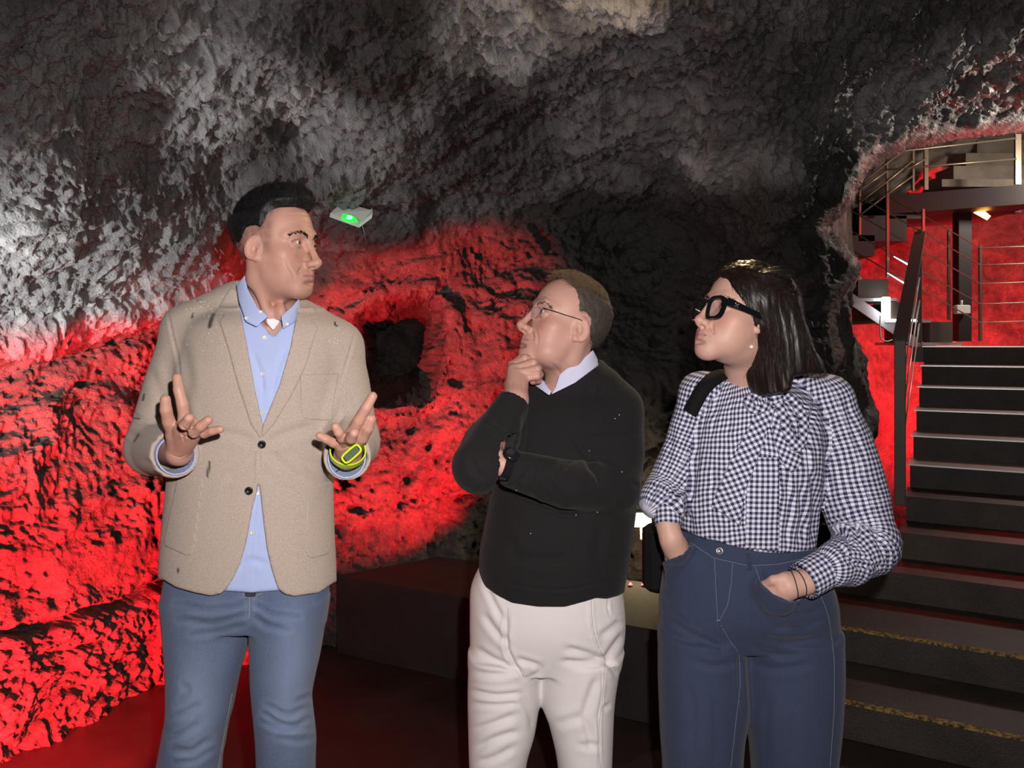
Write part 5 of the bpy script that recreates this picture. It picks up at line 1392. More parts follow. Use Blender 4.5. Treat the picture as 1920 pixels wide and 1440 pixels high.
    sew('fly_seam', tb, [[(953, 1140), (952, 1180), (955, 1215), (966, 1240), (982, 1268)]], th, to, .0007)
    sew('side_seam', tb, [[(1134, 1238), (1131, 1300), (1124, 1350), (1122, 1400), (1126, 1442)]], th, to, .0007)
    shoe(body, *(at(942, 1830, 1.90)[:2]), -.2, M_SHOE, M_SOLE); shoe(body, *(at(1098, 1830, 1.88)[:2]), .1, M_SHOE, M_SOLE)
    return body
MAN2 = build_man2()

# ================================================================== WOMAN IN THE GINGHAM BLOUSE
def build_woman():
    SK = np.array((0.56, 0.340, 0.272))
    skin = skin_mat('skin_light', SK)
    foot = at(1405, 1842, 1.88); foot[2] = 0
    H = Head(at(1396, 599, 1.78), (-.871, -.3525, .342), 1.0, width=.94, brow=.55, nose=.80, nose_up=-.001, jaw=.86, jaw_up=.021, ear_flare=4, ear_in=.0065, neck_m=.6, jaw_fwd=.012, lip=.95, mouth_w=.022, eye_open=.0048, chin=-.002, ear=.70)
    zr = lambda a, b, Y=1.78: (CAMH - (b - HY) / FOC * Y, CAMH - (a - HY) / FOC * Y)
    xr = lambda a, b, Y=1.78: ((a - CX) / FOC * Y, (b - CX) / FOC * Y)
    WL, WR = at(1510, 1091, 1.70), at(1252, 985, 1.775)
    xs = fine_axis(.28, .86, [xr(1290, 1440), xr(1425, 1520, 1.7)], .0021, .010)
    ys = fine_axis(1.60, 2.03, [(1.645, 1.88)], .0021, .010)
    zs = fine_axis(0.0, 1.72, [zr(480, 730), zr(1060, 1130, 1.70)], .0020, .010)
    F = person_field(H, xs, ys, zs,
        [[(1315, 1120, 1.88), (1315, 1480, 1.88), (1315, 1800, 1.88)], [(1485, 1120, 1.88), (1487, 1480, 1.88), (1490, 1800, 1.88)]],
        [(1405, 1090, 1.88), (1405, 930, 1.88), (1405, 790, 1.88)], [(1320, 760, 1.88), (1410, 770, 1.88), (1520, 760, 1.88)],
        [(1405, 780, 1.875, .056), (1400, 715, 1.855, .050), (0, -.015, -.045, .046)],
        [[(1322, 765, 1.87, .032), (1240, 930, 1.85, .028), (1252, 985, 1.775, .024)], [(1530, 765, 1.87, .032), (1578, 830, 1.86, .03), (1608, 940, 1.835, .03), (1622, 1018, 1.80, .028), (1510, 1091, 1.70, .0245)]])
    # hands going into the pockets: palm, knuckles and thumb
    F.add(Caps(px3([(1510, 1091, 1.70), (1478, 1098, 1.698), (1452, 1112, 1.718)]), [.0245, .030, .031]), .01)
    for q in ([(1462, 1096, 1.69), (1440, 1112, 1.722), (1428, 1140, 1.758)], [(1466, 1106, 1.685), (1446, 1124, 1.724), (1436, 1150, 1.758)], [(1474, 1112, 1.69), (1456, 1130, 1.725), (1446, 1158, 1.758)], [(1482, 1114, 1.695), (1466, 1134, 1.726), (1458, 1160, 1.758)]):
        F.add(finger(px3(q), .0100, .008), .005)
    F.add(finger(px3([(1470, 1084, 1.69), (1450, 1088, 1.692), (1432, 1098, 1.715), (1424, 1112, 1.745)]), .0115, .009), .006)
    F.add(Caps(px3([(1252, 985, 1.775), (1258, 1010, 1.768), (1268, 1032, 1.780)]), [.0235, .027, .027]), .01)
    for q in ([(1262, 1022, 1.755), (1272, 1040, 1.785), (1285, 1070, 1.82)], [(1256, 1025, 1.76), (1262, 1046, 1.79), (1272, 1075, 1.82)], [(1250, 1026, 1.768), (1254, 1048, 1.80), (1262, 1078, 1.83)]):
        F.add(finger(px3(q), .0098, .008), .005)
    F.add(finger(px3([(1268, 1004, 1.755), (1280, 1018, 1.775), (1290, 1036, 1.80)]), .0105, .009), .006)
    V, Q = F.mesh(1); V, Q = drop_islands(V, Q)
    V = creases(V, Q, [([(1307, 640), (1322, 634), (1331, 642)], 2, .0008), ([(1316, 612), (1326, 622), (1331, 636)], 2.4, .0009)])
    tint = H.tint(V, SK, 0.0, 0.55, (0.50, 0.22, 0.21))
    body = obj('person', V, Q, skin, origin=foot, attrs={'tint': tint},
               label='woman with dark bob and thick black glasses in gingham blouse, hands in jeans pockets', cat='person')
    bv = bvh_of((V, Q))
    H.eyes(body, (0.05, 0.03, 0.02), (0.0, 0.05))
    hm = hair_mat('hair_dark_brown', (0.012, 0.0072, 0.0058), 0.36, (150, 150, 8))
    brow(H, body, hm, [(.013, .015), (.028, .0195), (.044, .0150), (.053, .012)], 110, .006, .0004, bv=bv)
    # ---- bobbed hair
    G = Field.box(at(1325, 760, 1.79) - (0, .17, 0), at(1560, 470, 1.79) + (0, .19, 0), .0032)
    for q, kk in ((Ell((0, -0.010, 0.038), (0.0815, 0.0955, 0.0925)), 0.02), (Ell((0, 0.030, 0.046), (0.066, 0.060, 0.074)), 0.03)): G.add(q.xf(H.c, H.R, H.k), kk)
    G.add(Loft([prow(745, 1404, 1500, 1.785, .098, .09), prow(725, 1400, 1520, 1.785, .103, .10), prow(695, 1400, 1538, 1.785, .110, .115), prow(650, 1404, 1523, 1.785, .114, .118), prow(600, 1398, 1506, 1.785, .114, .112), prow(560, 1388, 1494, 1.785, .100, .105), prow(525, 1385, 1470, 1.785, .07, .09)]), .035)
    OUTL = smooth_poly([(1345, 517), (1352, 506), (1368, 496), (1390, 489), (1420, 486), (1452, 495), (1478, 516), (1496, 552), (1507, 600), (1520, 642), (1536, 678), (1543, 699), (1524, 701), (1490, 704), (1483, 716), (1477, 733), (1452, 738), (1425, 740), (1411, 735), (1404, 717), (1401, 697), (1404, 678), (1410, 662), (1414, 640), (1413, 612), (1410, 596), (1399, 574), (1388, 556), (1373, 533), (1360, 519)], 3, True)
    px_keep(G, OUTL)
    HV, HQ = G.mesh(2); HV, HQ = drop_islands(HV, HQ)
    HN = normals(HV, HQ)
    gr = fbm(HV * np.array([95, 95, 5.0]) + np.stack([HV[:, 2] * 9, HV[:, 2] * -6, HV[:, 2] * 0], 1), 3)
    lock = perlin(HV * np.array([32, 32, 3.2]) + np.stack([HV[:, 2] * 4, HV[:, 2] * -3, HV[:, 2] * 0], 1))
    HV = HV + HN * (gr * .0022 + lock * .0055)[:, None]
    ho = obj('hair', HV, HQ, hm, body)
    HN = normals(HV, HQ); px, py = topx(HV)
    hl = H.loc(HV)
    crown = sstep(600, 520, py)
    # swept back from the brow, then straight down, the ends turning out behind
    flow = np.stack([lerp(.12 * sstep(1440, 1530, px) + .35 * sstep(660, 700, py) * sstep(1470, 1540, px), .8, crown * .8), 0 * px - .05, -1 + .75 * crown], 1)
    strands('hair_strands', HV, HN, flow, .030, .00040, hm, ho, 6500, .05, 4, seed=8, hug=1.06, pick=(py < 690) & (py > 500))
    # ---- thick black glasses
    blk = plain('acetate_black', (.006, .006, .008), .12); T = H.w
    fr = None
    for e in (1, -1):
        o2 = lens_outline(e * .0320, -.0125, .0255, .0268, 32, 3.4, .07); i2 = lens_outline(e * .0320, -.0130, .0190, .0202, 32, 3.2, .07)
        yy = lambda x: .1085 - .0022 * abs(x) / .03 - max(0, abs(x) - .045) * .35
        R4 = [[T((x, yy(x), z)) for x, z in o2], [T((x, yy(x) - .0055, z)) for x, z in o2], [T((x, yy(x) - .0055, z)) for x, z in i2], [T((x, yy(x), z)) for x, z in i2]]
        n = 32; F_ = [(k * n + j, k * n + (j + 1) % n, ((k + 1) % 4) * n + (j + 1) % n, ((k + 1) % 4) * n + j) for k in range(4) for j in range(n)]
        m = MB(); m.add(np.vstack(R4), F_)
        if fr is None: m.tube([T((.008, .107, .002)), T((0, .109, .003)), T((-.008, .107, .002))], .0032, 8); fr = m.build('glasses', blk, body, label='thick black framed glasses')
        else: m.build('rim', blk, fr)
        m = MB(); li = [T((x, yy(x) - .002, z)) for x, z in i2]; lb = [T((x, yy(x) - .0035, z)) for x, z in i2]
        m.add(li + lb, [tuple(range(n)), tuple(range(2 * n - 1, n - 1, -1))]); m.build('lens', M_LENS, fr)
        # deep temples
        a, b_ = np.array((e * .0600, .098, .002)), np.array((e * .0765, .012, -.002))
        pts = []
        for (yq, hh, q) in ((0, .0088, a), (0, .0066, a + (b_ - a) * .55), (0, .0060, b_)):
            th = .0022
            pts += [T(q + (e * th, 0, hh)), T(q + (e * th, 0, -hh)), T(q + (-e * th, 0, -hh)), T(q + (-e * th, 0, hh))]
        m = MB(); m.add(pts, [(0, 1, 2, 3), (11, 10, 9, 8)] + [(k * 4 + j, k * 4 + 4 + j, k * 4 + 4 + (j + 1) % 4, k * 4 + (j + 1) % 4) for k in range(2) for j in range(4)])
        tp = m.build('temple', blk, fr)
        if e == -1:
            q = a + (b_ - a) * .24; o_ = T(q + (e * .0028, 0, 0)); ux = (T(b_) - T(a)); ux /= np.linalg.norm(ux); uz = H.R[:, 2]; nx = -H.R[:, 0]
            m = MB()
            for sx, sz in ((1, 1), (1, -1), (-1, 1), (-1, -1)):
                dv = ux * sx + uz * sz; dv /= np.linalg.norm(dv)
                m.tube([o_ + dv * .0006, o_ + dv * .0048], .0008, 6)
                m.disc(o_ + dv * .0050 - nx * .0006, nx, .0019, .0016, 8, [(.0019, 0), (.0019, .0012), (.0012, .0016)])
            m.build('emblem', plain('silver', (.75, .75, .78), .2, 1.0), tp, smooth=True, label='small silver crossed emblem', kind='stuff')
    p, n = hit(bv, 1406, 649)
    if p is not None:
        m = MB(); m.disc(p, n, .0045, .0045, 14, [(.0045 * math.sin(a_), .0045 - .0045 * math.cos(a_)) for a_ in np.linspace(.1, math.pi - .05, 9)])
        m.build('earring', plain('pearl', (.80, .72, .68), .15), body, smooth=True, label='small pearl stud earring')
    # ---- gingham blouse
    t = NT('gingham'); uv = t.attr('weave'); sp = t.n('ShaderNodeSeparateXYZ'); t.l(uv, sp.inputs[0])
    def stripe(s_): return t.math('GREATER_THAN', t.math('FRACT', s_), .5)
    a, b_ = stripe(sp.outputs[0]), stripe(sp.outputs[1])
    k = t.math('MULTIPLY', t.math('ADD', a, b_), .5)
    c = t.ramp(k, [(0.0, (.72, .71, .80)), (.5, (.255, .255, .36)), (1.0, (.022, .022, .055))]);
    k2 = [n_ for n_ in t.t.nodes if n_.type == 'VALTORGB'][-1]; k2.color_ramp.interpolation = 'LINEAR'
    P = t.coord(); nf = t.noise(P, 1500, 2, .6)
    gm = t.set(c, .8, 0, t.bump(nf, .12, .0008), .2)
    h = .0042; PER = .0115
    SR = [prow(715, 1352, 1455, 1.875, .070), prow(735, 1325, 1500, 1.872, .088), prow(770, 1300, 1535, 1.868, .112), prow(810, 1290, 1545, 1.862, .128), prow(860, 1283, 1540, 1.858, .140), prow(920, 1278, 1533, 1.858, .136), prow(980, 1275, 1526, 1.862, .132), prow(1015, 1277, 1522, 1.866, .130), prow(1060, 1284, 1512, 1.87, .120)]
    S = Field.box((.26, 1.56, .94), (.90, 2.03, 1.50), h)
    body_l = Loft(SR); S.add(body_l, .01)
    S.add(Caps(px3([(1455, 716, 1.88), (1500, 728, 1.878), (1552, 748, 1.87)]), [.030, .042, .055]), .03)
    S.add(Caps(px3([(1395, 722, 1.87), (1350, 725, 1.868), (1318, 738, 1.865)]), [.026, .036, .050]), .03)
    armR = Caps(px3([(1550, 752, 1.868), (1576, 830, 1.86), (1604, 940, 1.835), (1624, 1018, 1.80)]), [.058, .071, .076, .068])
    armR2 = Caps(px3([(1630, 1022, 1.80), (1590, 1050, 1.755), (1562, 1060, 1.725)]), [.064, .056, .046])
    armL = Caps(px3([(1316, 742, 1.865), (1288, 830, 1.865), (1254, 905, 1.85), (1232, 935, 1.83)]), [.052, .050, .046, .042])
    S.add(armR, .02); S.add(armR2, .02); S.add(armL, .02)
    S.add(Caps(px3([(1222, 945, 1.84), (1240, 948, 1.815), (1262, 946, 1.80)]), [.028, .036, .036]), .02)
    S0 = S.copy()
    # standing neckband
    S.add(Caps(px3([(1408, 735, 1.868), (1404, 712, 1.862)]), [.062, .0575]), .01)
    S.cut(Caps(px3([(1405, 740, 1.868), (1401, 690, 1.858)]), [.054, .054]), .003)
    px_cut(S, [(1330, 690), (1354, 694), (1362, 702), (1385, 708), (1410, 710), (1440, 705), (1460, 695), (1460, 640), (1330, 640)], 1.95)
    px_cut(S, [(1200, 990), (1262, 980), (1276, 992), (1300, 1003), (1340, 1014), (1380, 1026), (1420, 1034), (1465, 1037), (1500, 1034), (1533, 1028), (1545, 1100), (1520, 1200), (1200, 1200)], 2.0) if False else None
    Sx = S
    HEM = [(1180, 972), (1255, 972), (1272, 988), (1300, 1002), (1340, 1014), (1380, 1026), (1420, 1034), (1465, 1037), (1500, 1035), (1528, 1030), (1540, 1060), (1556, 1120), (1500, 1250), (1180, 1250)]
    px_cut(Sx, HEM)
    V, Q = Sx.mesh(2); V, Q = drop_islands(V, Q, min_faces=300)
    fl = [([(1352, 708), (1345, 760), (1335, 820)], 4, .0035), ([(1368, 718), (1372, 770), (1365, 830)], 4, .0035), ([(1390, 722), (1400, 760)], 4, .003), ([(1330, 740), (1315, 800), (1300, 860)], 5, .004), ([(1300, 760), (1285, 810), (1280, 860)], 5, .004),
          ([(1310, 840), (1300, 900), (1292, 960), (1300, 1000)], 6, .005), ([(1345, 860), (1335, 920), (1330, 1000)], 6, .004), ([(1375, 900), (1370, 960), (1375, 1015)], 5, .004), ([(1475, 890), (1480, 960), (1470, 1030)], 5, .005), ([(1500, 900), (1505, 970), (1495, 1025)], 6, .005), ([(1520, 880), (1530, 950), (1522, 1020)], 6, .006),
          ([(1512, 745), (1500, 800), (1495, 860)], 4, .004), ([(1532, 712), (1525, 760), (1515, 830), (1520, 900)], 3, .004), ([(1560, 730), (1575, 800), (1580, 880)], 5, .004), ([(1580, 740), (1605, 820), (1620, 900)], 5, .004), ([(1545, 760), (1550, 850), (1560, 930)], 6, .005), ([(1600, 860), (1625, 950), (1650, 1020)], 6, .004),
          ([(1555, 985), (1575, 975), (1600, 985), (1610, 1010)], 4, .006), ([(1550, 1000), (1580, 1000), (1600, 1030)], 4, .006), ([(1565, 1020), (1590, 1040), (1640, 1050)], 4, .005), ([(1575, 1045), (1610, 1060), (1660, 1062)], 4, .005), ([(1560, 965), (1590, 955), (1630, 985)], 5, .005), ([(1640, 990), (1655, 1030), (1670, 1060)], 5, .004),
          ([(1262, 800), (1255, 850), (1245, 900)], 5, .004), ([(1280, 880), (1262, 910), (1245, 935)], 4, .005), ([(1285, 905), (1268, 925), (1255, 945)], 4, .005), ([(1235, 900), (1225, 925), (1215, 945)], 4, .004), ([(1205, 945), (1225, 955), (1240, 960)], 4, .004)]
    V = creases(V, Q, fl)
    N = normals(V, Q); V = V + N * (fbm(V * np.array([22, 22, 9]), 2) * .0028)[:, None]
    def limb(V, c):
        P = smooth_poly(c.p, 7); nn_ = len(P) - 2; best = np.full(len(V), 9.); O = np.zeros((len(V), 2)); L = 0
        for i in range(len(P) - 1):
            a, b = P[i], P[i + 1]; ab = b - a; l = np.linalg.norm(ab); x = V - a; t0 = x @ ab / l ** 2
            tt = np.clip(t0, -9 if i == 0 else 0, 9 if i == nn_ else 1); r = x - np.clip(t0, 0, 1)[:, None] * ab; d = np.linalg.norm(r, axis=1); m = d < best
            e1 = np.array([1.0, 0, 0]) - ab * ab[0] / l ** 2; e1 /= np.linalg.norm(e1); e2 = np.cross(ab / l, e1)
            O[m] = np.stack([np.arctan2(r @ e1, -(r @ e2)) * .060, L + tt * l], 1)[m]; best = np.where(m, d, best); L += l
        return O
    cR = Caps(np.vstack([armR.p, armR2.p[1:]]), .05)
    def weave(V, lab):
        if lab: U = limb(V, cR if lab == 1 else armL)
        else:
            ang = np.arctan2(V[:, 0] - .535, -(V[:, 1] - 1.87)); U = np.stack([ang * .155, V[:, 2] + .02 * np.abs(ang)], 1)
        U = U + np.stack([fbm(V * 14 + 3, 2) * .006, fbm(V * 11 + 9, 2) * .005], 1) * (.6 if lab else 1)
        return np.column_stack([U / PER, np.zeros(len(V))])
    dT = body_l(V[:, 0], V[:, 1], V[:, 2]); dR = np.minimum(armR(*V.T), armR2(*V.T)); dL = armL(*V.T)
    lab = np.where(dR < dT - .006, 1, np.where(dL < dT - .004, 2, 0)); fl_ = np.sort(lab[Q], 1)[:, 2]
    VV, QQ, UU, n0 = [], [], [], 0
    for k in (0, 1, 2):
        q = Q[fl_ == k]; used = np.unique(q); mp = np.full(len(V), -1); mp[used] = np.arange(len(used)) + n0
        VV.append(V[used]); QQ.append(mp[q]); UU.append(weave(V[used], k)); n0 += len(used)
    bo = obj('blouse', np.vstack(VV), np.vstack(QQ).astype(np.int32), gm, body, attrs={'weave': np.vstack(UU)})
    # placket, bow with loops and tails
    def rot_weave(v, ang, o=(0, 0)):
        c_, s_ = math.cos(ang), math.sin(ang); x, z = v[:, 0], v[:, 2]
        return np.column_stack([(x * c_ + z * s_) / PER + o[0], (-x * s_ + z * c_) / PER + o[1], np.zeros(len(v))])
    for nm, poly, th, ang in (('placket', [(1398, 858), (1461, 856), (1462, 1034), (1398, 1028)], .0030, 0.0), ('bow_tail', [(1436, 752), (1458, 768), (1440, 810), (1418, 868), (1396, 925), (1388, 986), (1362, 968), (1333, 950), (1362, 880), (1400, 805)], .0060, .42), ('bow_tail', [(1452, 762), (1474, 800), (1492, 838), (1506, 868), (1484, 886), (1468, 872), (1452, 830), (1446, 790)], .0070, -.45)):
        v, q = patch(S0, .0032, poly, th, .002, front=1.86, relax=2)
        v = v + normals(v, q) * (fbm(v * 40, 2) * .0016)[:, None]
        obj(nm, v, q, gm, bo, attrs={'weave': rot_weave(v, ang)})
    bvS = bvh_of(S0.mesh(0))
    def loop(pts, w_, lift, ang, nm='bow_loop'):
        C = []
        for q in smooth_poly(pts, 5, True):
            p, n = hit(bvS, *q, lift=lift); C.append(p if p is not None else C[-1])
        C = np.array(C); Fl = Field.box(C.min(0) - .03, C.max(0) + .03, .003)
        Fl.add(Caps(np.vstack([C, C[:1]]), w_), .004)
        Fl.apply(lambda D, X, Y, Z: D + .0)
        v, q = Fl.mesh(2); v = v + normals(v, q) * (fbm(v * 55, 2) * .003)[:, None]; obj(nm, v, q, gm, bo, attrs={'weave': rot_weave(v, ang)})
    loop([(1455, 748), (1478, 752), (1497, 775), (1502, 808), (1492, 840), (1476, 822), (1466, 785)], .0105, .010, .7)
    loop([(1448, 745), (1425, 742), (1404, 752), (1410, 770), (1432, 768)], .0095, .008, -.5)
    Kf = Field.box(at(1430, 770, 1.72) - .02, at(1475, 725, 1.72) + .04, .003); p, n = hit(bvS, 1452, 752, lift=.012)
    Kf = Field.box(p - .04, p + .04, .003); Kf.add(Ell(p, (.016, .014, .019)), .004); v, q = Kf.mesh(2); v = v + normals(v, q) * (fbm(v * 60, 2) * .003)[:, None]
    obj('bow_knot', v, q, gm, bo, attrs={'weave': rot_weave(v, .3)})
    # cuffs
    for nm, a, b2, r in (('cuff', at(1572, 1052, 1.735), at(1505, 1090, 1.70), .0405), ('cuff', at(1251, 938, 1.805), at(1253, 986, 1.778), .0300)):
        d = (b2 - a) / np.linalg.norm(b2 - a); Cf = Field.box(np.minimum(a, b2) - .06, np.maximum(a, b2) + .06, .003)
        Cf.add(Caps([a - d * .03, b2 + d * .03], r), .001); Cf.cut(Caps([a - d * .09, b2 + d * .09], r - .005), .001); Cf.cut(Half(b2, d, .15), .001); Cf.cut(Half(a, -d, .15), .001)
        v, q = Cf.mesh(1); e1 = np.array([0, 0, 1.0]) - d * d[2]; e1 = e1 / np.linalg.norm(e1) if np.linalg.norm(e1) > .2 else np.array([1.0, 0, 0]); e1 -= d * (e1 @ d); e1 /= np.linalg.norm(e1); e2 = np.cross(d, e1)
        x = v - a; an = np.arctan2(x @ e1, -(x @ e2))
        obj(nm, v, q, gm, bo, attrs={'weave': np.column_stack([an * r / PER, (x @ d) / PER, 0 * an])})
    # string bracelet
    m = MB(); c = at(1492, 1094, 1.698); d = at(1478, 1098, 1.698) - at(1510, 1091, 1.70); d /= np.linalg.norm(d)
    e1 = np.cross(d, (0, 0, 1.0)); e1 /= np.linalg.norm(e1); e2 = np.cross(d, e1)
    cord = plain('cord_black', (.01, .01, .012), .7)
    for off, tl in ((-.004, .2), (.006, -.12)):
        m = MB(); m.tube([c + d * (off + tl * .03 * math.cos(a_)) + .0305 * (math.cos(a_) * e1 + math.sin(a_) * e2) for a_ in np.linspace(0, 2 * math.pi, 40, endpoint=False)], .0011, 6, True)
        m.build('bracelet', cord, body, smooth=True, label='thin black cord bracelet')
    # ---- jeans
    dn = denim_mat('denim_indigo', (0.018, 0.025, 0.052), (0.046, 0.060, 0.108))
    T_ = Field.box((.28, 1.66, .02), (.80, 2.04, 1.10), .0050)
    T_.add(Loft([prow(985, 1282, 1512, 1.872, .118), prow(1010, 1274, 1520, 1.872, .124), prow(1040, 1258, 1530, 1.872, .128), prow(1070, 1246, 1546, 1.872, .132), prow(1110, 1239, 1562, 1.872, .135), prow(1150, 1237, 1569, 1.872, .128), prow(1200, 1238, 1572, 1.872, .100)]), .01)
    T_.add(Loft([prow(1180, 1236, 1392, 1.872, .118), prow(1260, 1235, 1400, 1.868, .112), prow(1330, 1237, 1401, 1.866, .106), prow(1380, 1239, 1393, 1.865, .102), prow(1440, 1243, 1389, 1.866, .098), prow(1560, 1246, 1386, 1.87, .094), prow(1700, 1246, 1384, 1.875, .092), prow(1832, 1244, 1384, 1.88, .094)]), .015)
    T_.add(Loft([prow(1180, 1384, 1575, 1.872, .118), prow(1260, 1388, 1577, 1.868, .112), prow(1330, 1397, 1574, 1.866, .106), prow(1380, 1405, 1570, 1.865, .102), prow(1440, 1411, 1564, 1.866, .098), prow(1560, 1416, 1560, 1.87, .094), prow(1700, 1420, 1560, 1.875, .092), prow(1832, 1420, 1562, 1.88, .094)]), .015)
    T_.add(Caps(px3([(1440, 1150, 1.765), (1462, 1160, 1.765)]), [.030, .030]), .04)
    # the pockets stretch over the hands below their openings
    for poly, caps in (([(1414, 1064), (1425, 1090), (1449, 1113), (1484, 1128), (1514, 1121), (1540, 1108), (1560, 1210), (1395, 1210), (1400, 1080)],
                        [([(1478, 1098, 1.700), (1452, 1112, 1.722)], [.034, .037]), ([(1470, 1110, 1.695), (1462, 1124, 1.71)], .034), ([(1462, 1096, 1.69), (1440, 1112, 1.722), (1428, 1140, 1.758), (1430, 1180, 1.80)], .0150), ([(1466, 1106, 1.685), (1446, 1124, 1.724), (1436, 1150, 1.758), (1440, 1190, 1.80)], .0150), ([(1474, 1112, 1.69), (1456, 1130, 1.725), (1446, 1158, 1.758), (1450, 1195, 1.80)], .0150), ([(1482, 1114, 1.695), (1466, 1134, 1.726), (1458, 1160, 1.758), (1470, 1190, 1.80)], .0150), ([(1450, 1088, 1.692), (1432, 1098, 1.715), (1424, 1112, 1.745), (1420, 1130, 1.75)], .018)]),
                       ([(1296, 1022), (1278, 1041), (1246, 1052), (1225, 1062), (1230, 1140), (1330, 1140), (1310, 1040)],
                        [([(1258, 1010, 1.768), (1268, 1032, 1.780)], [.0275, .0280]), ([(1262, 1022, 1.755), (1272, 1040, 1.785), (1285, 1070, 1.82)], .018), ([(1256, 1025, 1.76), (1262, 1046, 1.79), (1272, 1075, 1.82)], .018), ([(1250, 1026, 1.768), (1254, 1048, 1.80), (1262, 1078, 1.83)], .017), ([(1268, 1004, 1.755), (1280, 1018, 1.775), (1290, 1036, 1.80), (1298, 1060, 1.80)], .018)])):
        B_ = Field(*T_.ax)
        for p_, r_ in caps: B_.add(Caps(px3(p_), r_), .012)
        px_keep(B_, poly); k_ = .028; hh_ = np.maximum(k_ - np.abs(T_.D - B_.D), 0) / k_; T_.D = np.minimum(T_.D, B_.D) - hh_ * hh_ * k_ * .25
    T0 = T_.copy()
    px_cut(T_, [(1200, 900), (1230, 1000), (1283, 992), (1300, 1000), (1340, 1012), (1380, 1022), (1420, 1030), (1465, 1034), (1535, 1026), (1600, 900)])
    V, Q = T_.mesh(2); V, Q = drop_islands(V, Q, min_faces=300)
    fl = [([(1346, 1170), (1365, 1200), (1386, 1225)], 2.5, .003, .6), ([(1386, 1225), (1388, 1280), (1394, 1340)], 4, .006, .3), ([(1240, 1150), (1290, 1185), (1330, 1205), (1365, 1222)], 5, .005), ([(1240, 1120), (1262, 1150), (1290, 1170)], 5, .003), ([(1480, 1160), (1520, 1150), (1545, 1140)], 6, .004), ([(1455, 1175), (1505, 1175), (1545, 1160)], 6, .005), ([(1430, 1195), (1480, 1205), (1540, 1195)], 6, .005), ([(1400, 1200), (1440, 1225), (1500, 1230)], 6, .004), ([(1405, 1240), (1450, 1255), (1520, 1245)], 7, .004),
          ([(1300, 1240), (1340, 1250), (1385, 1240)], 7, .004), ([(1290, 1280), (1300, 1350), (1295, 1430)], 9, .003), ([(1480, 1280), (1490, 1350), (1485, 1430)], 9, .003), ([(1340, 1300), (1345, 1380), (1340, 1440)], 8, .003), ([(1440, 1310), (1435, 1380), (1440, 1440)], 8, .003),
          ([(1340, 1046), (1343, 1105), (1346, 1166)], 2, .002, .6), ([(1292, 1012), (1337, 1044), (1405, 1060), (1503, 1048)], 1.6, .002, .6), ([(1419, 1060), (1427, 1089), (1450, 1112), (1484, 1126), (1512, 1118)], 2.2, .0035, .8), ([(1292, 1024), (1276, 1038), (1247, 1049)], 2.2, .003, .8)]
    V = creases(V, Q, fl)
    px, py = topx(V); fd = np.clip(.35 + .35 * np.exp(-(((px - 1300) / 45) ** 2 + ((py - 1330) / 170) ** 2)) + .25 * np.exp(-(((px - 1485) / 50) ** 2 + ((py - 1330) / 170) ** 2)), 0, 1)
    to = obj('jeans', V, Q, dn, body, attrs={'fade': fd})
    tb = bvh_of((V, Q)); th = plain('stitch_grey', (.17, .18, .22), .8); ty = plain('stitch_yellow', (.50, .40, .22), .8)
    for nm, lns, mt in (('waistband_seam', [[(1290, 1014), (1337, 1046), (1405, 1061), (1460, 1058), (1512, 1046)]], th), ('fly_seam', [[(1340, 1048), (1342, 1105), (1346, 1166)]], th), ('fly_stitch', [[(1374, 1054), (1371, 1095), (1364, 1135), (1350, 1162)]], th), ('pocket_seam', [[(1416, 1062), (1425, 1090), (1449, 1114), (1484, 1129), (1514, 1121)]], th), ('pocket_seam', [[(1294, 1022), (1278, 1040), (1246, 1052)]], th),
                        ('side_seam', [[(1537, 1114), (1548, 1140), (1554, 1160), (1560, 1200), (1564, 1240), (1564, 1330), (1556, 1440)]], th), ('leg_seam', [[(1386, 1228), (1388, 1285), (1380, 1350), (1370, 1440)]], th), ('seat_seam', [[(1352, 1172), (1368, 1200), (1385, 1224)]], th), ('bar_tack', [[(1343, 1164), (1350, 1162)]], ty)):
        sew(nm, tb, lns, mt, to, .0006, .0004)
    for a, b2 in (((1290, 1000), (1284, 1024)), ((1402, 1036), (1406, 1068))):
        pts = surf_line(tb, [a, b2], .0022, 4)
        if len(pts) > 1:
            m = MB()
            for p0, p1 in zip(pts[:-1], pts[1:]):
                c_ = (p0 + p1) / 2; d_ = p1 - p0; l_ = np.linalg.norm(d_); d_ /= l_; x_ = np.cross(d_, (0, -1.0, 0)); x_ /= np.linalg.norm(x_)
                m.box(c_, (.0052, .0018, l_ / 2 + .0006), np.stack([x_, np.cross(d_, x_), d_], 1), 0)
            m.build('belt_loop', dn, to)
    buttons(tb, [(1350, 1033)], .0080, plain('button_steel', (.6, .6, .62), .3, .9), to, .0015, h=.004)
    shoe(body, *(at(1315, 1830, 1.87)[:2]), -.1, M_SHOE, M_SOLE, .25); shoe(body, *(at(1490, 1830, 1.87)[:2]), .1, M_SHOE, M_SOLE, .25)
    # ---- shoulder bag: strap over her far shoulder, bag body behind her hip
    bk = plain('bag_black', (.007, .006, .007), .85, 0, .15)
    sb = bvh_of(S0.mesh(0))
    bg = empty('shoulder_bag', at(1235, 1110, 1.99), 'black shoulder bag hanging behind the woman by its black strap', 'bag')
    L = []
    for q in smooth_poly([(1372, 704), (1352, 706), (1332, 716), (1315, 735), (1302, 760), (1294, 775)], 5):
        p, n = hit(sb, *q, lift=.004)
        if p is not None: L.append((p, n))
    m = MB(); V_, F_ = [], []
    for i, (p, n) in enumerate(L):
        tdir = L[min(i + 1, len(L) - 1)][0] - L[max(i - 1, 0)][0]; s_ = np.cross(tdir, n); s_ /= np.linalg.norm(s_)
        V_ += [p + s_ * .017, p - s_ * .017, p - s_ * .017 + n * .003, p + s_ * .017 + n * .003]
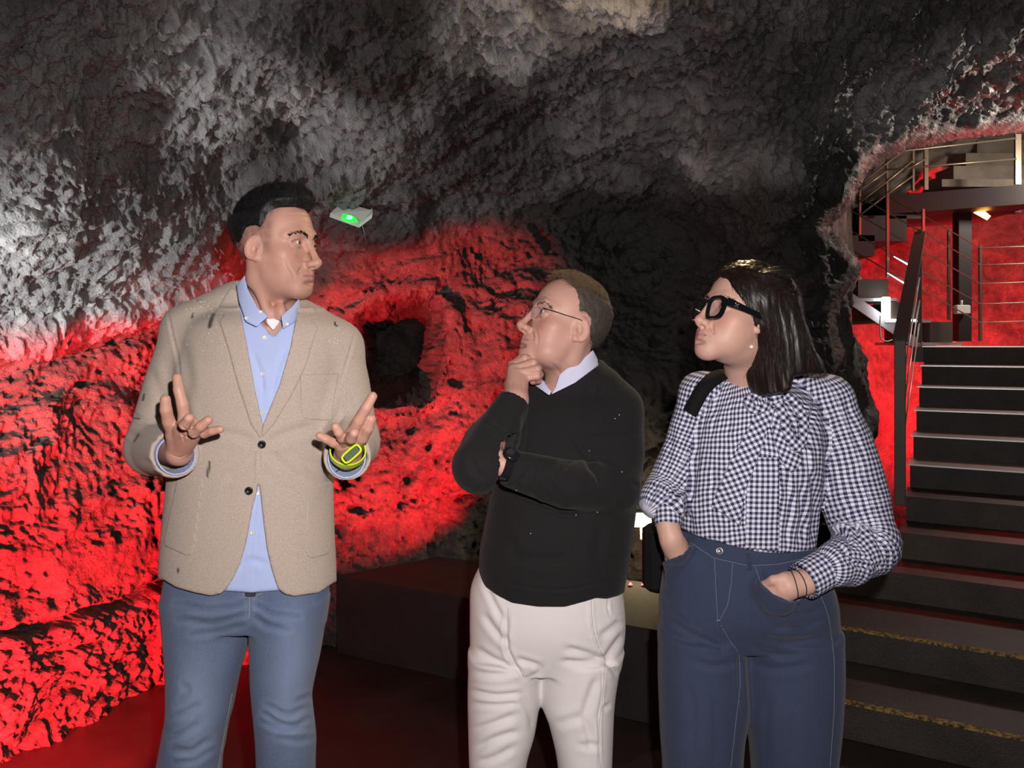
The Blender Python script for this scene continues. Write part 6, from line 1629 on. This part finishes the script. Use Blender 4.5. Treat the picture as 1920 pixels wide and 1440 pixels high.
    for i in range(len(L) - 1):
        for j in range(4): F_.append((i * 4 + j, i * 4 + (j + 1) % 4, i * 4 + 4 + (j + 1) % 4, i * 4 + 4 + j))
    m.add(V_, F_); m.build('strap', bk, bg, smooth=True)
    m = MB(); m.box(at(1245, 1045, 2.02), (.052, .035, .085), None, .015); m.build('bag_body', bk, bg)
    m = MB(); m.tube(smooth_poly([L[0][0], at(1372, 720, 1.93), at(1330, 860, 2.02), at(1265, 965, 2.03)], 6), .008, 6); m.build('strap', bk, bg, smooth=True)
    return body
WOMAN = build_woman()

# ================================================================== STAIRS, RAILINGS, FIXTURES
def conc_mat(name, dark, light, rough=.6, spark=.5):
    t = NT(name); P = t.coord()
    n = t.noise(P, 6, 4, .6); f = t.noise(P, 220, 3, .65)
    c = t.ramp(t.math('ADD', t.math('MULTIPLY', n, .6), t.math('MULTIPLY', f, .4)), [(.35, dark), (.65, light)])
    sp = t.ramp(t.noise(P, 500, 1, .5), [(.70, 0.0), (.75, 1.0)])
    c = t.mix(t.math('MULTIPLY', sp, spark), c, (.35, .30, .26, 1))
    return t.set(c, rough, 0, t.bump(f, .7, .004), .5)
M_CONC = conc_mat('step_concrete', (.018, .013, .011), (.052, .040, .032), .42)
M_BLACK = conc_mat('bench_black', (.009, .0085, .008), (.024, .022, .020), .8, .35)
M_STEEL = plain('steel_dark', (.095, .082, .068), .5, .0, .4, (40, .2, .002))
M_FRAME = plain('steel_maroon', (.022, .013, .012), .5, .0, .4)
M_RAIL = plain('steel_rail', (.28, .22, .16), .38, .7)
M_NOSE = plain('nosing_metal', (.62, .62, .60), .35, .6)
M_WHITE = plain('plastic_white', (.75, .74, .70), .4)
E_, N_ = np.array([.866, -.5, 0]), np.array([.5, .866, 0])
A0 = np.array([1.843, 3.83, 0.0])
def SP(s_, t_, z): return A0 + E_ * s_ + N_ * t_ + (0, 0, z)
def slab(m, s0, s1, t0, t1, z0, z1):
    return m.hexa([SP(s0, t0, z0), SP(s1, t0, z0), SP(s1, t1, z0), SP(s0, t1, z0), SP(s0, t0, z1), SP(s1, t0, z1), SP(s1, t1, z1), SP(s0, t1, z1)])
def bar(m, a, b, w_, h_, up=(0, 0, 1.0)):
    a, b = np.asarray(a, float), np.asarray(b, float); d = b - a; l = np.linalg.norm(d); d /= l
    x = np.cross(d, up); x /= np.linalg.norm(x); z = np.cross(x, d)
    return m.box((a + b) / 2, (w_ / 2, l / 2, h_ / 2), np.stack([x, d, z], 1), 0)

def build_stairs():
    # broad concrete steps with worn yellow edges
    t = NT('yellow_paint_worn'); P = t.coord(); n = t.noise(P, 60, 4, .7)
    M_YEL = t.set(t.mix(t.ramp(n, [(.42, 0.0), (.58, 1.0)]), (.03, .024, .02, 1), (.42, .28, .07, 1)), .7, 0, t.bump(n, .4, .003), .3)
    r = empty('concrete_steps', SP(-.5, -.97, 0), 'broad dark concrete steps with yellow edges at the foot of the staircase', 'steps')
    for t0, t1, z in ((-.97, -.53, .135), (-.53, 0, .27), (0, .298, .405)):
        m = MB(); slab(m, -.50, 2.4, t0, t1 - .002, 0, z); o = m.build('step', M_CONC, r)
        if z < .4:
            m = MB(); slab(m, -.50, 2.4, t0 - .002, t0 + .032, z - .004, z + .0025); m.build('edge_strip', M_YEL, o, label='worn yellow painted edge')
    # straight flight of eight steps
    r = empty('staircase', SP(0, .3, .0), 'dark concrete staircase with bright metal nosings climbing beside the red rock', 'staircase')
    for k in range(1, 9):
        z = .405 + .135 * k; t0 = .30 * k
        m = MB(); slab(m, 0, 1.75, t0, t0 + .33 if k < 8 else t0 + .30, max(z - .30, .0), z - .008); o = m.build('step', M_CONC, r)
        m = MB(); slab(m, -.012, 1.76, t0 - .014, t0 + .31 if k < 8 else t0 + .9, z - .008, z); m.build('tread', M_NOSE if k not in (1, 2) else M_CONC, o)
    # landing at its head
    r = empty('landing', SP(0, 2.7, 0), 'steel landing at the head of the concrete staircase', 'landing')
    m = MB(); slab(m, -.10, 2.6, 2.72, 3.9, 1.36, 1.478); m.build('deck', M_STEEL, r)
    for s_, t_ in ((0.3, 3.7), (2.3, 3.7), (2.3, 2.9), (.3, 2.9)):
        m = MB(); m.box(SP(s_, t_, .68), (.05, .05, .68)); m.build('leg', M_STEEL, r)
    # railing along the left of the flight: flat bar, post and cables
    r = empty('stair_railing', SP(-.03, .62, .675), 'flat steel handrail with taut cables along the lower staircase', 'railing')
    m = MB(); m.box(SP(-.03, .60, 1.07), (.028, .012, .45), np.stack([E_, N_, [0, 0, 1]], 1), .003); m.build('post', M_STEEL, r)
    m = MB(); bar(m, SP(-.03, .60, 1.52), SP(-.03, 2.45, 2.33), .075, .020); m.build('handrail', M_STEEL, r)
    m = MB(); m.box(SP(-.03, 2.42, 1.93), (.015, .015, .42), np.stack([E_, N_, [0, 0, 1]], 1)); m.build('post', M_STEEL, r)
    for k in range(4):
        z = .86 + .17 * k
        m = MB(); m.tube([SP(-.03, .60, z), SP(-.03, 2.42, z + .80)], .0045, 6); m.build('cable', M_NOSE, r, smooth=True)
    # ---- second flight, rising to the left behind
    r = empty('upper_staircase', at(1780, 640, 6.5), 'steel staircase with lit white stringer climbing left behind the railing cables', 'staircase')
    for (x0, x1, y0, y1) in ((1738, 1780, 604, 642), (1670, 1722, 568, 600), (1604, 1660, 524, 560), (1540, 1594, 484, 520)):
        m = MB(); a, b = at(x0, y1, 6.55), at(x1, y0, 6.55); m.box((a + b) / 2 + (0, .35, 0), (abs(b - a)[0] / 2, .40, abs(b - a)[2] / 2)); o = m.build('step', M_STEEL, r)
        m = MB(); c = (at(x0, y1, 6.55) + at(x1, y1, 6.55)) / 2; m.box(c + (-.01, .34, -.012), (abs(b - a)[0] / 2 + .07, .42, .012)); m.build('tread', M_NOSE, o)
    m = MB(); bar(m, at(1572, 545, 6.5), at(1800, 702, 6.5), .03, .085); m.build('stringer', plain('stringer_white', (.40, .34, .35), .6), r)
    m = MB(); bar(m, at(1560, 500, 7.4), at(1800, 664, 7.4), .03, .13); m.build('stringer', M_STEEL, r)
    # its cable railing, turning level along the landing
    r = empty('cable_railing', at(1835, 640, 6.35), 'thin cable railing falling left to right then running level along the landing', 'railing')
    Z = {}
    for k, (yb, xl) in enumerate(((465, 1664), (497, 1585), (532, 1560), (570, 1556), (605, 1600))):
        m = MB(); m.tube([at(xl, yb - .565 * (1838 - xl), 6.42), at(1838, yb, 6.30), at(1990, yb - 5, 6.05)], .0050, 6); m.build('cable', M_RAIL, r, smooth=True)
    for x, ya, yb in ((1779, 432, 600), (1731, 392, 447), (1838, 460, 640), (1664, 362, 520)):
        m = MB(); a, b = at(x, yb, 6.36), at(x, ya, 6.36); m.box((a + b) / 2, (.010, .010, abs(b - a)[2] / 2)); m.build('post', M_RAIL, r)
    # two cable stretches catching light, their shine painted as glow
    for a, b in (((1676, 481), (1720, 506)), ((1664, 512), (1712, 541))):
        m = MB(); m.tube([at(*a, 6.30), at(*b, 6.30)], [.003, .008], 6); m.build('lit_cable', emit('cable_shine', (1, .92, .95), 5), r, smooth=True, label='white stretch of cable, its shine drawn as glow')
    # ---- third flight and upper gallery
    r = empty('upper_gallery', at(1810, 640, 6.9), 'dark steel gallery on a column above the red lit wall', 'gallery')
    def blk(x0, x1, y0, y1, Y, dep): 
        a, b = at(x0, y1, Y), at(x1, y0, Y); m = MB(); m.box((a + b) / 2 + (0, dep / 2, 0), (abs(b - a)[0] / 2, dep / 2, abs(b - a)[2] / 2)); return m
    m = MB(); a, b = at(1664, 366, 6.8), at(1960, 343, 6.55)
    m.hexa([a + (0, 0, -.16), b + (0, 0, -.16), b + (0.1, 1.1, -.16), a + (0, 1.1, -.16), a, b, b + (.1, 1.1, 0), a + (0, 1.1, 0)]); m.build('deck', M_FRAME, r)
    blk(1610, 1700, 404, 452, 6.8, .9).build('step', M_FRAME, r); blk(1560, 1640, 441, 480, 6.8, .9).build('step', M_FRAME, r); blk(1664, 1735, 366, 410, 6.8, .9).build('step', M_FRAME, r)
    blk(1798, 1822, 385, 640, 6.9, .10).build('column', M_FRAME, r)
    blk(1730, 1915, 385, 398, 7.0, .12).build('beam', M_FRAME, r)
    r2 = empty('gallery_steps', at(1840, 345, 7.2), 'grey concrete steps climbing away at the right end of the gallery', 'steps')
    M_GR = conc_mat('gallery_concrete', (.10, .08, .06), (.20, .165, .13), .7)
    for i, (x0, y0) in enumerate(((1766, 336), (1788, 311), (1811, 287), (1832, 262))):
        blk(x0, 1990, y0, 350, 7.2 + .28 * i, .32).build('step', M_GR, r2)
    r = empty('gallery_railing', at(1735, 355, 6.7), 'thin tan tube railing round the upper gallery', 'railing')
    for pts in ([(1612, 346), (1664, 305), (1693, 283), (1905, 259)], [(1605, 361), (1664, 320)], [(1665, 318), (1905, 298)], [(1614, 378), (1666, 338), (1712, 301)], [(1614, 402), (1674, 356), (1711, 330)], [(1694, 322), (1736, 297)]):
        m = MB(); m.tube([at(*q, 6.72) for q in pts], .009, 6); m.build('rail', M_RAIL, r, smooth=True)
    for x, ya, yb, w_ in ((1736, 275, 356, .016), (1908, 252, 346, .024), (1712, 272, 358, .008), (1663, 292, 402, .008), (1612, 345, 440, .008)):
        a, b = at(x, yb, 6.74), at(x, ya, 6.74); m = MB(); m.box((a + b) / 2, (w_, .012, abs(b - a)[2] / 2)); m.build('post', M_RAIL, r)
    # rock face behind the gallery
    xs = np.arange(1540, 2060, 4.0); ys = np.arange(225, 480, 4.0); PX, PY = np.meshgrid(xs, ys, indexing='ij')
    Yd = 7.9 + (PX - 1600) / 600 * .5
    V = np.stack([(PX - CX) / FOC * Yd, Yd, CAMH - (PY - HY) / FOC * Yd], 2).reshape(-1, 3)
    rr = V @ np.array([[.8, 0, -.6], [0, 1, 0], [.6, 0, .8]])
    V[:, 1] -= fbm(rr * np.array([2.2, 3, 9]), 4) * .12 + fbm(V * 12, 3) * .03
    idx = np.arange(len(V)).reshape(PX.shape); Q = np.stack([idx[:-1, :-1], idx[:-1, 1:], idx[1:, 1:], idx[1:, :-1]], 2).reshape(-1, 4)
    keep = (PY.ravel()[Q].max(1) < 420 - (PX.ravel()[Q].mean(1) - 1540) * .10)
    obj('wall_gallery', V, Q[keep], M_GR, origin=(0, 0, 0), kind='structure')
build_stairs()

def build_bench():
    r = empty('low_platform', (-.1, 3.6, 0), 'low black concrete platform running behind the man in cream trousers', 'platform')
    FL, BL, FR, BR = (-.85, 3.886), (-.386, 4.229), (.702, 3.078), (.98, 3.62)
    m = MB(); g = .006
    P = [np.array((*q, z)) for z in (0, .375) for q in (FL, FR, BR, BL)]
    m.hexa(P); m.build('slab', M_BLACK, r)
build_bench()

def build_fixtures():
    # emergency light on the ceiling
    r = empty('emergency_light', at(655, 400, 4.05), 'white emergency light glowing green, fixed to the cave ceiling', 'light')
    Y = 3.93
    a, b, c, d = at(618, 407, Y), at(673, 427, Y), at(690, 412, Y + .05), at(640, 393, Y + .06)
    up = np.array([0, .02, .035])
    m = MB(); m.hexa([a, b, c, d, a + up * .6, b + up * .5, c + up * 1.5 + (.012, 0, 0), d + up * 1.2]); m.build('housing', M_WHITE, r)
    m = MB(); q = at(683, 416, Y + .02); m.hexa([b, at(697, 409, Y + .02), at(697, 404, Y + .08), c, b + up * .5, at(698, 406, Y + .02) + up * .5, at(697, 402, Y + .08) + up, c + up * 1.5]); m.build('end_cap', M_WHITE, r)
    m = MB(); e1, e2, e3, e4 = at(640, 383, Y + .07), at(670, 391, Y + .07), at(670, 402, Y + .055), at(640, 393, Y + .055); o_ = np.array([0, .05, .01]); m.hexa([e4, e3, e3 + o_, e4 + o_, e1, e2, e2 + o_, e1 + o_]); m.build('bracket', M_WHITE, r)
    nf = np.cross(b - a, d - a); nf /= np.linalg.norm(nf)
    if nf[1] > 0: nf = -nf
    def lens(uv, col, st, nm, off):
        m = MB(); P_ = [a * (1 - u) * (1 - v) + b * u * (1 - v) + c * u * v + d * (1 - u) * v + nf * off for u, v in uv]; nn = len(P_); back = [q - nf * .004 for q in P_]
        m.add(P_ + back, [tuple(range(nn)), tuple(range(2 * nn - 1, nn - 1, -1))] + [(j, (j + 1) % nn, nn + (j + 1) % nn, nn + j) for j in range(nn)])
        return m.build(nm, emit(nm, col, st), r)
    lens([(.22, .55), (.34, .16), (.60, .10), (.84, .40), (.62, .70), (.36, .78)], (.03, 1.0, .06), 1.0, 'green_diffuser', .009)
    lens([(.40, .55), (.46, .25), (.58, .25), (.62, .50), (.52, .64)], (.35, 1.0, .75), 1.3, 'bright_led', .012)
    lamp('exit_glow', 'POINT', at(652, 418, 3.84), (.1, 1, .2), .05, shadow_soft_size=.02)
    m = MB(); m.tube([at(680, 424, Y), at(684, 440, Y + .08), at(686, 452, Y + .15)], .0022, 6); m.build('wire', plain('wire_grey', (.25, .25, .24), .5), r, smooth=True)
    # orange lamp under the gallery
    r = empty('wall_lamp', at(1840, 402, 6.95), 'glowing orange lamp under the gallery beside the steel column', 'lamp')
    m = MB(); m.tube([at(1826, 394, 6.95), at(1838, 398, 6.93), at(1854, 409, 6.9)], [.020, .030, .022], 10); m.build('bulb', emit('lamp_orange', (1.0, .42, .08), 14), r, smooth=True)
    m = MB(); m.box(at(1822, 390, 7.0), (.02, .05, .03)); m.build('holder', M_STEEL, r)
    # white lamp with wire on the second flight
    r = empty('stair_lamp', at(1662, 578, 6.4), 'bright white lamp with a hanging wire fixed to the upper staircase', 'lamp')
    m = MB(); a, b = at(1655, 600, 6.42), at(1667, 557, 6.42); m.box((a + b) / 2, (abs(b - a)[0] / 2, .03, abs(b - a)[2] / 2), None, .006); m.build('tube_light', emit('lamp_white', (.9, .97, 1.0), 9), r)
    m = MB(); a, b = at(1668, 598, 6.40), at(1700, 566, 6.40); m.box((a + b) / 2 + (0, .08, 0), (abs(b - a)[0] / 2, .07, abs(b - a)[2] / 2), None, .005); m.build('case', M_STEEL, r)
    m = MB(); m.tube(smooth_poly([at(1651, 592, 6.42), at(1650, 612, 6.40), at(1652, 634, 6.40), at(1664, 640, 6.40), at(1677, 634, 6.40), at(1684, 618, 6.42)], 6), .006, 6); m.build('wire', M_WHITE, r, smooth=True)
    m = MB(); m.tube([at(1662, 600, 6.38), at(1722, 601, 6.36)], .010, 6); m.build('tube_light', emit('lamp_white_b', (.9, .97, 1.0), 5), r, smooth=True)
    # junction box on the column
    r = empty('junction_box', at(1804, 589, 6.85), 'small white junction box on the steel column', 'box')
    m = MB(); a, b = at(1790, 589, 6.85), at(1817, 572, 6.85); m.box((a + b) / 2, (abs(b - a)[0] / 2, .03, abs(b - a)[2] / 2), None, .008); m.build('body', M_WHITE, r)
    m = MB(); m.tube([at(1803, 572, 6.86), at(1803, 563, 6.86)], .010, 8); m.build('gland', M_WHITE, r, smooth=True)
    # warm floodlight behind the platform
    r = empty('floodlight', at(1203, 1000, 3.95), 'bright warm floodlight against the rock between the seated platform and the woman', 'lamp')
    r['label'] = 'bright warm floodlight at the foot of the dark rock, beside the woman\'s hip'
    m = MB(); m.box(at(1203, 972, 3.98), (.055, .02, .04), np.array(Matrix.Rotation(-.5, 3, 'X')), .006); m.build('housing', M_STEEL, r)
    m = MB(); m.box(at(1203, 974, 3.955), (.047, .003, .032), np.array(Matrix.Rotation(-.5, 3, 'X')), .001); m.build('lens', emit('flood_lens', (1.0, .86, .58), 8), r)
    m = MB(); m.tube([at(1203, 985, 4.0), at(1203, 1010, 4.03)], .008, 8); m.build('stem', M_STEEL, r)
    lamp('flood_spill', 'POINT', at(1200, 1000, 3.98), (1.0, .78, .42), 8, shadow_soft_size=.03)
    # two red marker lights on the platform
    for i, (x, y, lb) in enumerate(((1182, 1087, 'red marker light on the platform, the one nearer the man'), (1206, 1090, 'red marker light on the platform, the one nearer the woman'))):
        p = at(x, y, 3.72); p[2] = .375
        r = empty('marker_light', p, lb, 'light', 'red marker lights on the platform')
        m = MB(); m.disc(p, (0, 0, 1), .010, .006, 12, [(.011, 0), (.011, .005)]); m.build('base', M_STEEL, r)
        m = MB(); m.disc(p + (0, 0, .005), (0, 0, 1), .007, .010, 12, [(.0075, 0), (.0070, .006), (.004, .010)]); m.build('lens', emit('led_red', (1.0, .05, .05), 10), r, smooth=True)
build_fixtures()
